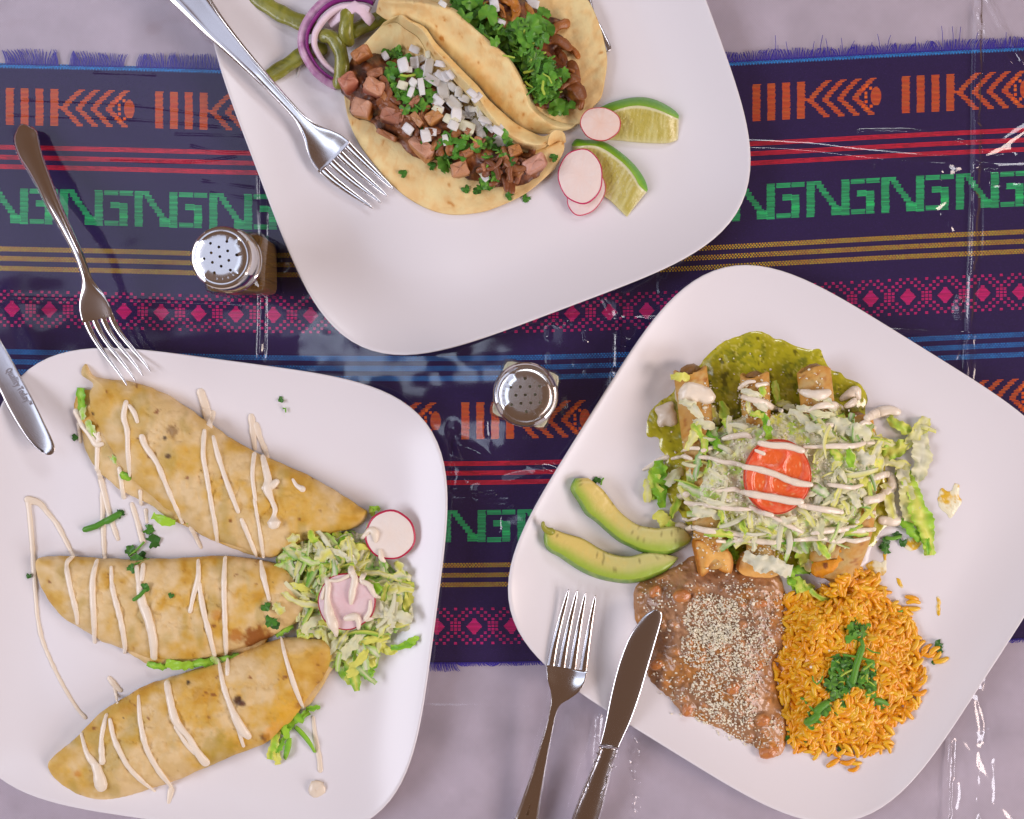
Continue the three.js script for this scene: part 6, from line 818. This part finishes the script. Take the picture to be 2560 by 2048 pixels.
  // scattered through the heap
  const reg = within('E', '480,860 640,760 900,680 1200,660 1500,680 1680,760 1720,1000 1680,1240 1560,1440 1300,1540 980,1540 720,1480 520,1380 430,1220');
  for (let i = 0; i < 120; i++) { let p, k = 0; do p = reg(); while (Math.hypot(p[0] - px('E', 1030, 1050)[0], (p[1] - px('E', 1030, 1050)[1])) < (i < 30 ? 92 : 135) && k++ < 60); const q = rnd(); o.put('lettuce_shred', shred(p[0], p[1], rr(0, 6.3), rr(34, 110), rr(5, 24), topAt(...p) + rr(0.0005, 0.0035), { bend: rr(-1.2, 1.2), arch: rr(0.001, 0.004), roll: rr(-0.7, 0.7), twist: rr(-1, 1), ...(Math.hypot(p[0] - 1942, p[1] - 1190) < 165 ? { a: pick([LET[1], LET[2], LET[3]]), b: pick([LET[2], LET[3]]) } : { a: pick([LET[0], LET[1], LET[2], LET[2], LET[4]]), b: pick([LET[1], LET[2], LET[3], LET[3]]) }) }), M.leafy); }
  for (const [x, y, a, l, w, A, B] of [[1310, 740, 0.2, 180, 90, 2, 3], [1480, 740, 0.2, 300, 110, 2, 3], [1570, 760, 0.3, 200, 100, 3, 2], [1130, 590, 0.6, 130, 60, 2, 3], [1340, 630, 0.2, 180, 50, 2, 2], [1520, 930, 1.4, 130, 60, 0, 0], [1430, 910, 0.9, 110, 60, 0, 1], [1620, 930, 0.2, 150, 90, 3, 3], [1320, 1150, 0.6, 130, 60, 4, 3], [660, 1310, 1.2, 120, 50, 0, 1], [800, 1390, 1.1, 130, 60, 1, 0], [560, 1300, 0.2, 200, 80, 2, 3], [1420, 1330, 0.3, 180, 60, 2, 1], [970, 1640, 0.3, 340, 120, 3, 3], [1200, 1590, 1.1, 180, 110, 0, 1], [1250, 1640, 0.3, 150, 90, 1, 3], [1180, 1690, 0.2, 160, 60, 4, 0], [740, 1570, 1.0, 110, 70, 0, 4], [1350, 1540, 0.9, 140, 50, 1, 0], [1500, 1330, -0.9, 200, 24, 2, 2], [640, 1440, 0.1, 200, 60, 0, 1], [1100, 1500, 0.2, 110, 50, 4, 4], [1620, 1080, 1.4, 90, 60, 1, 1], [1560, 1200, 1.2, 140, 70, 3, 2]]) lean(x, y, a, l, w, A, B, 0.0042);
  for (const [x, y, a, l, w, A, B] of [[1110, 220, 0.8, 140, 70, 0, 1], [1160, 230, 0.3, 120, 60, 1, 0], [1080, 200, 1.2, 90, 50, 0, 4], [1260, 280, 0.5, 160, 36, 1, 0], [1040, 130, 0.3, 120, 50, 4, 0], [1180, 60, 1.0, 130, 80, 1, 3]]) { const p = px('R', x, y); o.put('lettuce_shred', shred(p[0], p[1], a, l * 0.4, w * 0.5, topAt(...p) + 0.003, { bend: rr(-0.6, 0.6), arch: 0.003, roll: rr(-0.3, 0.3), a: LET[A], b: LET[B] }), M.leafy); }
}
const notTomato = (r) => () => { let p, k = 0; do p = r(); while (Math.hypot(p[0] - px('E', 1030, 1050)[0], p[1] - px('E', 1030, 1050)[1]) < 80 && k++ < 40); return p; };
crumbs('enchilada_cheese', 'fine white crumbled cheese scattered over the lettuce and rolls', [[notTomato(gauss(1030, 1040, 270, 240, 'E')), 620, 0.0012], [within('E', '700,720 1300,640 1640,900 1560,1400 900,1480 520,1300 480,980'), 420, 0.003], [within('E', '780,420 1000,430 1000,640 780,640'), 120, 0.002], [within('E', '540,400 640,480 640,680 540,680'), 50, 0.001], [within('E', '850,1520 1080,1520 1080,1620 880,1640'), 90, 0.004], [within('E', '660,140 1020,260 1140,520 640,480'), 16, 0.0005], [within('E', '1180,340 1380,350 1440,600 1200,600'), 34, 0.0005], [within('E', '460,1440 640,1460 640,1560 480,1540'), 34, 0.001]], M.crumb, 0.00058, 0.003);
{ // tomato slice
  const [u, v] = px('E', 1030, 1053), h = 0.0415, o = thing('tomato_slice', 'round red orange tomato slice on top of the heap, cream stripes across it', 'tomato slice'), k = 0.371 * MPP * (EYE.y - h) / EYE.y, n = 56;
  o.position.copy(P(u, v, h)); o.rotation.set(0.02, 0, -0.02);
  const R1 = (a) => [228 * k * (1 + 0.012 * Math.sin(a * 3 + 1)), 256 * k * (1 + 0.012 * Math.sin(a * 5))];
  const ring = (s, y) => Array.from({ length: n }, (_, j) => { const a = -j / n * 2 * Math.PI, [x, z] = R1(a); return new THREE.Vector3(Math.cos(a) * x * s, y, Math.sin(a) * z * s); });
  const red = al('#d64c26', 1.25), red2 = al('#c83a20', 1.25), pink = al('#dc7452', 1.3), or = al('#d86a2a', 1.25);
  // the flesh dips into three seed pockets
  const pock = (x, z) => { let d = 0; for (const [px0, pz0, rx, rz] of [[-40, -130, 90, 60], [-120, 30, 50, 110], [20, 40, 70, 90], [110, -60, 70, 110], [60, 150, 100, 50], [-70, 160, 60, 50]]) d = Math.max(d, 1 - sm(0.7, 1.1, Math.hypot((x / k - px0) / rx, (z / k - pz0) / rz))); return d; };
  const rings = []; for (let i = 0; i <= 22; i++) { const s = Math.max(0.015, i / 22 * 0.965); rings.push(ring(s, 0.0022).map((p) => { p.y -= 0.0011 * pock(p.x, p.z) - 0.0003 * (fbm(p.x * 900, p.z * 900, 2) - 0.5); return p; })); }
  mesh('flesh', skin([ring(0.015, -0.0022), ring(0.965, -0.0022), ...rings.slice().reverse()], { col: (i, j, p) => { const q = pock(p.x, p.z), f = fbm(p.x * 500, p.z * 500, 3); let c = mix3(red, pink, 0.75 * sm(0.38, 0.66, f) * (1 - q)); c = mix3(c, or, q * 0.6); return mix3(c, al('#e2a878', 1.2), 0.9 * sm(0.74, 0.8, fbm(p.x * 1700, p.z * 1700, 2)) * q); } }), M.wet, o);
  mesh('skin', skin([ring(0.963, -0.0022), ring(0.99, -0.0019), ring(1, 0), ring(0.99, 0.0019), ring(0.963, 0.0023)], { caps: false }), phy({ color: col3(red2), roughness: 0.25, clearcoat: 0.5 }), o);
  mound(spline([0, 1, 2, 3, 4, 5, 6, 7].map((i) => [u + Math.cos(i * 0.785) * 228 * 0.371, v + Math.sin(i * 0.785) * 256 * 0.371]), 8, true), { cell: 5, floor: 0.03, top: () => h + 0.0021 });
}
{
  const o = thing('cream_stripes', 'white cream piped in stripes across the tomato and lettuce', 'cream', P(1940, 1200, 0.04));
  for (const s of ['920,830,20 1000,845,22 1100,850,24 1200,880,20', '890,880,12 940,900,14', '810,990,18 900,1005,22 1020,1040,22 1100,1075,24 1180,1100,22 1260,1110,16', '800,1160,20 900,1180,24 1020,1200,24 1120,1220,24 1190,1225,22', '855,1260,14 920,1295,18 995,1315,16', '1000,1325,12 1100,1380,16 1200,1430,12', '1215,855,10 1300,855,14 1420,850,20 1540,850,20 1620,830,14', '1640,830,12 1700,825,12 1765,810,12', '515,925,12 580,930,14 660,955,16 740,965,16 810,985,12', '390,885,10 440,865,12 500,865,12', '530,880,14 580,865,16 625,850,10', '325,935,10 400,920,16 450,935,14', '130,1010,10 180,985,16 230,950,20 290,925,18', '600,1140,10 660,1150,14 740,1140,16 800,1165,10', '380,1190,30 420,1175,24', '415,1230,12 480,1245,18 580,1250,18 700,1270,16 800,1275,14 860,1275,10', '1190,1250,16 1300,1270,22 1400,1285,22 1465,1295,18', '365,1400,36 420,1410,34 470,1400,22 560,1420,20 700,1430,20 800,1450,16 880,1450,10', '400,1340,12 440,1350,14 500,1330,10', '630,1490,12 740,1495,16 800,1480,18 900,1490,20 1010,1500,16', '740,1465,10 820,1490,14', '1270,1440,12 1360,1420,20 1480,1410,20 1570,1390,10', '1030,1490,10 1200,1480,14 1330,1470,18 1440,1490,20 1490,1480,14', '1530,1420,16 1600,1420,18 1690,1410,16', '1490,1480,10 1560,1490,16 1650,1470,14', '1570,1360,14 1640,1320,16 1690,1295,12', '1740,1350,30 1820,1355,34 1890,1350,26', '1380,1110,12 1460,1120,16 1540,1130,14 1610,1110,10', '1640,1215,26 1720,1200,34 1790,1140,38 1810,1080,34 1780,1040,24 1700,1060,20 1650,1075,14', '1640,660,24 1700,630,34 1780,610,36 1840,620,26', '1580,715,14 1630,690,16 1690,730,16', '1370,710,22 1400,710,18', '1420,705,10 1480,700,10', '780,510,14 860,535,20 940,555,22 1000,590,22 1060,610,14', '1175,475,12 1240,495,28 1320,505,34 1375,490,26', '1250,610,12 1320,580,22 1400,575,26 1460,590,18', '1470,530,20 1520,500,34 1560,480,34 1580,520,22', '1500,580,16 1540,560,24 1560,540,20', '670,800,14 740,785,20 820,775,18 850,790,12', '900,440,16 960,430,14', '780,460,14 830,420,12 880,415,10']) o.put('cream_drizzle', strand('E', s, 10, { flat: 0.66, lift: 0.35, half: 1.0, add: (h) => (h > 0.022 && h < 0.040 ? 0.0036 : 0) }), M.cream);
  const blob = (s, hh) => o.put('cream_blob', mound(rough(spline(pl('E', s), 5, true), 4, 0.08, hh * 300), { cell: 3.5, floor: 0.008, top: (u, v, d) => hh + 0.0042 * Math.sqrt(1 - (1 - Math.min(1, d / 24)) ** 2) + 0.001 * (fbm(u / 12, v / 12, 2) - 0.5) }), M.cream);
  blob('372,480 415,425 480,412 535,435 592,475 618,525 600,560 550,572 490,562 435,560 390,560 378,520', 0.0268); blob('205,610 235,580 285,560 325,555 340,600 362,640 362,690 325,722 280,715 240,720 215,690 222,650', 0.0088);
  const o2 = thing('milky_pool', 'thin milky white cream running onto the plate right of the enchiladas', 'cream', P(2180, 1360, 0.0065));
  o2.put('cream', mound(rough(spline(pl('E', '1720,1400 1820,1390 1900,1420 1960,1440 1970,1460 1900,1460 1830,1440 1780,1450 1700,1500 1660,1560 1640,1630 1580,1680 1550,1620 1600,1560 1650,1500'), 5, true), 3, 0.06, 1), { cell: 4, floor: 0.006, top: (u, v, d) => 0.0066 + 0.0009 * Math.min(1, d / 8) }), phy({ color: col3(al('#dccbd0', 1.4)), roughness: 0.3 }));
}

renderer.render(scene, camera);
